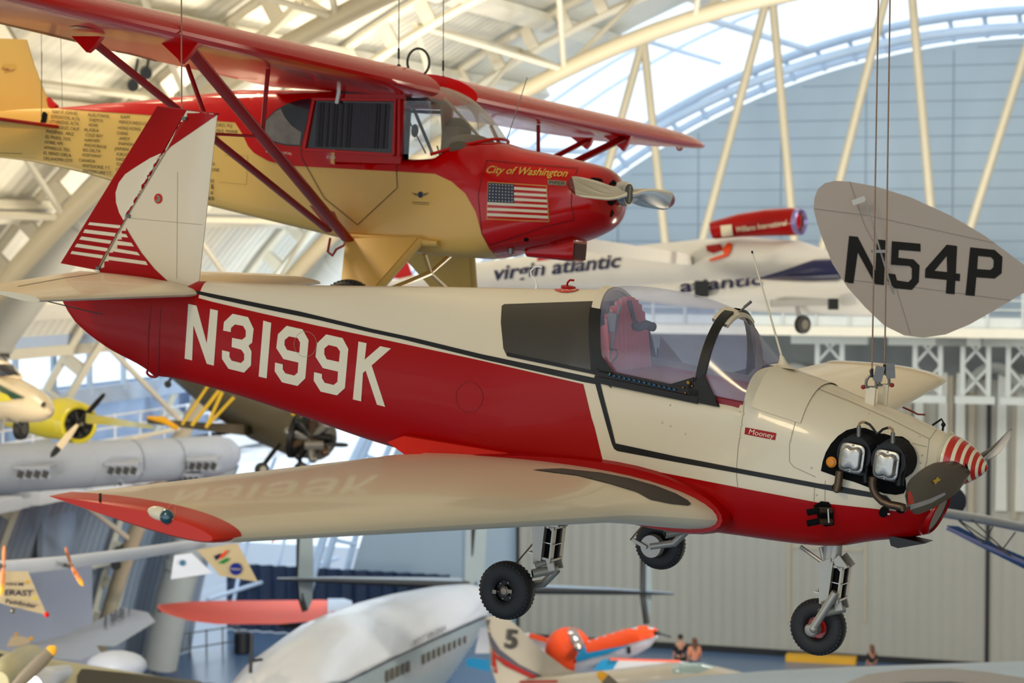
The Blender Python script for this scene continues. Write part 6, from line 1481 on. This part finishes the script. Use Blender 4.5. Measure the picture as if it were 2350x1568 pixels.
# ---- grey wing at bottom right
gw = root('wing_surface', P(2000, 1550, 40), 'broad blue-grey airplane wing crossing the bottom right corner', 'airplane wing')
b = MB(mat('grey_blue_wing', (150, 164, 180), .35, noise=.05)); b.loft([[P(x, ya, 38), P(x, ya + 10, 35), P(x, ya + 40, 34), P(x, ya + 50, 38)] for x, ya in ((1420, 1574), (1600, 1552), (1760, 1540), (1950, 1531), (2150, 1524), (2350, 1518), (2450, 1516))]); put(b, 'wing_panel', gw)
b = MB(mat('warm_grey_hump', (138, 132, 128), .5)); b.loft([[P(x, ya, 32), P(x, ya + 30, 31), P(x, ya + 60, 32)] for x, ya in ((1940, 1568), (1990, 1548), (2080, 1536), (2180, 1534), (2260, 1542), (2350, 1556), (2400, 1568))], close=False, cap=False); b.loft([[P(x, ya + 60, 32), P(x, ya + 60, 33.5), P(x, ya, 32)] for x, ya in ((1940, 1568), (1990, 1548), (2080, 1536), (2180, 1534), (2260, 1542), (2350, 1556), (2400, 1568))], close=False, cap=False); put(b, 'engine_fairing', gw)

# ---- blue open-frame airplane at right
bt = root('open_frame_airplane', P(2260, 1230, 24), 'airplane with silver wing tube and bright blue lattice body at the right edge', 'airplane')
b = MB(SILV); b.tube([P(2155, 1176, 23), P(2260, 1193, 23.5), P(2400, 1222, 24), P(2800, 1300, 25.5)], .052, 14, flat=(1, 1)); put(b, 'wing_spar', bt)
BLUEF = mat('blue_fabric', (14, 66, 122), .4, noise=.08); b = MB(BLUEF); pslab(b, [(2172, 1206), (2200, 1208), (2260, 1240), (2350, 1278), (2800, 1450), (2800, 1560), (2350, 1306), (2270, 1266), (2180, 1220)], 23.5, .5); b.use(mat('lavender_edge', (120, 124, 170), .4)); b.tube([P(2172, 1212, 23.4), P(2262, 1254, 23.4), P(2400, 1312, 23.4), P(2800, 1500, 23.4)], .02, 8); put(b, 'fuselage', bt)
b = MB(STEEL)
for a, c in (((2200, 1195), (2262, 1252)), ((2280, 1205), (2258, 1250)), ((2230, 1192), (2310, 1268)), ((2330, 1222), (2300, 1262)), ((2190, 1186), (2330, 1284))): b.tube([P(*a, 23.2), P(*c, 23.4)], .008, 6)
put(b, 'bracing_wire', bt)
b = MB(mat('slate_disc', (40, 42, 54), .6)); b.lathe(P(2180, 1150, 24.5), (0, -1, 0), [(.001, 0), (.16, 0), (.17, .05), (.1, .06)], 28); put(b, 'nose_disc', bt)

# ---- people on the floor
SKIN = mat('skin', (176, 124, 98), .6)
def person(x, yfeet, h, d, label, shirt, pants, hair, face=0, step=.14, arms=(.18, .18), longhair=False, bare=False):
    base = P(x, yfeet, d); s_ = h / 1.75
    r = thing('person', Matrix.Translation(base) @ Matrix.Rotation(face, 4, 'Z'), label, 'person')
    V_ = {'pel': ((0, 0, .95), .14), 'wa': ((0, 0, 1.12), .125), 'ch': ((0, 0, 1.33), .15), 'nk': ((0, 0, 1.48), .06), 'hd': ((0, -.01, 1.56), .075), 'h2': ((0, -.015, 1.66), .095), 'h3': ((0, 0, 1.72), .07)}
    ed = [('pel', 'wa'), ('wa', 'ch'), ('ch', 'nk'), ('nk', 'hd'), ('hd', 'h2'), ('h2', 'h3')]
    for sd, sg_ in (('L', 1), ('R', -1)):
        st = step * sg_
        V_.update({'hp' + sd: ((.09 * sg_, 0, .90), .09), 'kn' + sd: ((.10 * sg_, -st * .5, .50), .06), 'an' + sd: ((.10 * sg_, -st, .09), .042), 'ft' + sd: ((.10 * sg_, -st - .15, .04), .038),
                   'sh' + sd: ((.19 * sg_, 0, 1.42), .06), 'el' + sd: ((.24 * sg_, .02 + st * .4, 1.14), .042), 'wr' + sd: ((.25 * sg_, -.06 + st * .8, .90), .03), 'hn' + sd: ((.25 * sg_, -.08 + st * .9, .82), .032), 'f1' + sd: ((.25 * sg_, -.10 + st * .9, .76), .014), 'f2' + sd: ((.235 * sg_, -.09 + st * .9, .75), .013), 'th' + sd: ((.22 * sg_, -.11 + st * .85, .80), .013)})
        ed += [('pel', 'hp' + sd), ('hp' + sd, 'kn' + sd), ('kn' + sd, 'an' + sd), ('an' + sd, 'ft' + sd), ('ch', 'sh' + sd), ('sh' + sd, 'el' + sd), ('el' + sd, 'wr' + sd), ('wr' + sd, 'hn' + sd), ('hn' + sd, 'f1' + sd), ('hn' + sd, 'f2' + sd), ('hn' + sd, 'th' + sd)]
    def skin(name, keys, m, grow, lvl=1, edit=None):
        me = bpy.data.meshes.new(name); idx = {k: i for i, k in enumerate(keys)}
        me.from_pydata([tuple(c * s_ for c in (edit or {}).get(k, V_[k])[0]) for k in keys], [(idx[a], idx[b]) for a, b in ed if a in idx and b in idx], [])
        o = bpy.data.objects.new(name, me); COL.objects.link(o); o.parent = r; me.materials.append(m)
        md = o.modifiers.new('skin', 'SKIN'); 
        for k, i in idx.items():
            q = (edit or {}).get(k, V_[k])[1] * s_ * grow; me.skin_vertices[0].data[i].radius = (q, q * (.72 if k in ('pel', 'wa', 'ch') else 1)); me.skin_vertices[0].data[i].use_root = (i == 0)
        ss = o.modifiers.new('sub', 'SUBSURF'); ss.levels = lvl; ss.render_levels = lvl
        return o
    skin('body', list(V_), SKIN, 1.0, 2)
    skin('shirt', ['wa', 'pel', 'ch', 'shL', 'shR', 'elL', 'elR'] if not bare else ['wa', 'pel', 'ch'], shirt, 1.14)
    kz = ['pel', 'hpL', 'hpR', 'knL', 'knR'] + ([] if bare else [])
    skin('trousers', kz, pants, 1.16)
    hb2 = MB(hair); hb2.ell((0, .015 * s_, 1.68 * s_), (.098 * s_, .10 * s_, .095 * s_)); 
    if longhair: hb2.loft([[Vector((cos(a) * w * s_, (.05 + sin(a) * .045) * s_, z * s_)) for a in [2 * pi_v * k / 12 for k in range(12)]] for z, w in ((1.70, .08), (1.60, .11), (1.45, .11), (1.32, .05))])
    hb2.build('hair', r)
    fb2 = MB(SKIN); fb2.ell((0, -.115 * s_, 1.645 * s_), (.014 * s_, .02 * s_, .022 * s_)); 
    for q in (-1, 1): fb2.use(BLK).ell((.035 * q * s_, -.098 * s_, 1.665 * s_), (.012 * s_, .008 * s_, .008 * s_)); fb2.use(SKIN).ell((.098 * q * s_, 0, 1.65 * s_), (.01 * s_, .02 * s_, .03 * s_))
    fb2.use(mat('lip', (140, 70, 64), .5)).ell((0, -.1 * s_, 1.605 * s_), (.025 * s_, .008 * s_, .007 * s_)); fb2.build('face', r)
    return r
HAIRD = mat('dark_hair', (24, 18, 16), .6); HAIRB = mat('brown_hair', (96, 58, 34), .6); BLKC = mat('black_cloth', (16, 14, 20), .8); MAR = mat('maroon_cloth', (44, 14, 26), .8); GRC = mat('grey_cloth', (70, 74, 80), .8); TAN = mat('peach_cloth', (212, 130, 96), .7); DEN = mat('denim', (60, 76, 100), .8)
def fl(px, py): 
    p = on_floor(px, py); return (p - CAMPOS).dot(CAMROT @ Vector((0, 1, 0)))
person(355, 1540, 1.62, fl(355, 1540), 'person in a dark maroon t-shirt walking across the floor at lower left', MAR, GRC, HAIRD, radians(160), .10)
person(399, 1530, 1.50, fl(399, 1530), 'person with long reddish hair in a sleeveless black dress', BLKC, BLKC, HAIRB, radians(200), .16, longhair=True, bare=True)
person(290, 1532, 1.58, fl(290, 1532), 'person in pale top half hidden behind the silver wing', TAN, DEN, HAIRD, radians(180), .08)
person(1561, 1572, 1.72, fl(1561, 1572), 'person in a black shirt with short dark hair by the hangar door', BLKC, BLKC, HAIRD, radians(190), .05)
person(1593, 1578, 1.68, fl(1593, 1578), 'person in a peach top with brown shoulder-length hair by the hangar door', TAN, DEN, HAIRB, radians(200), .05, longhair=True)
person(2000, 1582, 1.5, fl(2000, 1582), 'person in a dark top standing by the yellow floor ramp', BLKC, DEN, HAIRB, radians(210), .05, longhair=True)

# ---- small things on the floor
b = MB(mat('safety_yellow', (206, 150, 20), .5)); p = on_floor(1805, 1516); q = on_floor(1965, 1524); b.bar(p + Vector((0, 0, .12)), q + Vector((0, 0, .12)), .5, .24); tag(b.build('floor_ramp', None), 'low yellow safety ramp lying along the foot of the hangar door', 'ramp')
b = MB(BLK); p = on_floor(555, 1500); b.lathe(p, (0, 0, 1), [(.24, 0), (.3, .05), (.3, .75), (.26, .8)], 16); tag(b.build('litter_bin', None), 'small black litter bin on the blue-grey floor beside the airliner', 'bin')
b = MB(STEEL); 
R0_ = root('barrier_fence', on_floor(480, 1510), 'low metal barrier fence running across the floor behind the walking people', 'fence')
f0, f1 = on_floor(398, 1516), on_floor(548, 1492)
for z in (.35, .9): b.tube([f0 + Vector((0, 0, z)), f1 + Vector((0, 0, z))], .03, 6)
put(b, 'rail', R0_)
for k in range(5):
    b = MB(STEEL); q = f0.lerp(f1, k / 4); b.tube([q, q + Vector((0, 0, .95))], .03, 6); put(b, 'post', R0_)
b = MB(BLK); f0 = on_floor(1542, 1568)
b.box(f0 + Vector((0, -1.8, .5)), (1.0, .4, .9)); tag(b.build('bench', None), 'black bench standing in front of the two people by the hangar door', 'bench')
for i, (x, y, r, lab) in enumerate(((335, 167, 14, 'upper black spotlight of the pair hanging under the roof left of centre'), (305, 195, 13, 'lower black spotlight of the pair hanging under the roof left of centre'), (273, 1266, 12, 'upper round black port on the pale duct column at lower left'), (266, 1296, 12, 'lower round black port on the pale duct column at lower left'), (385, 882, 8, 'small dark lamp below the ring on the red tail'))):
    b = MB(BLK); d = (42, 42, 60, 60, 40)[i]; c = P(x, y, d); b.lathe(c, (.2, -1, -.3 if i < 2 else 0), [(r * d / F * .5, -.2), (r * d / F, -.1), (r * d / F, .1), (r * d / F * .8, .1)], 20); b.tube([c, c + Vector((.1, 0, .5 if i < 2 else .2))], .03, 6)
    tag(b.build('spotlight', None), lab, 'spotlight', 'roof spotlights' if i < 2 else None)
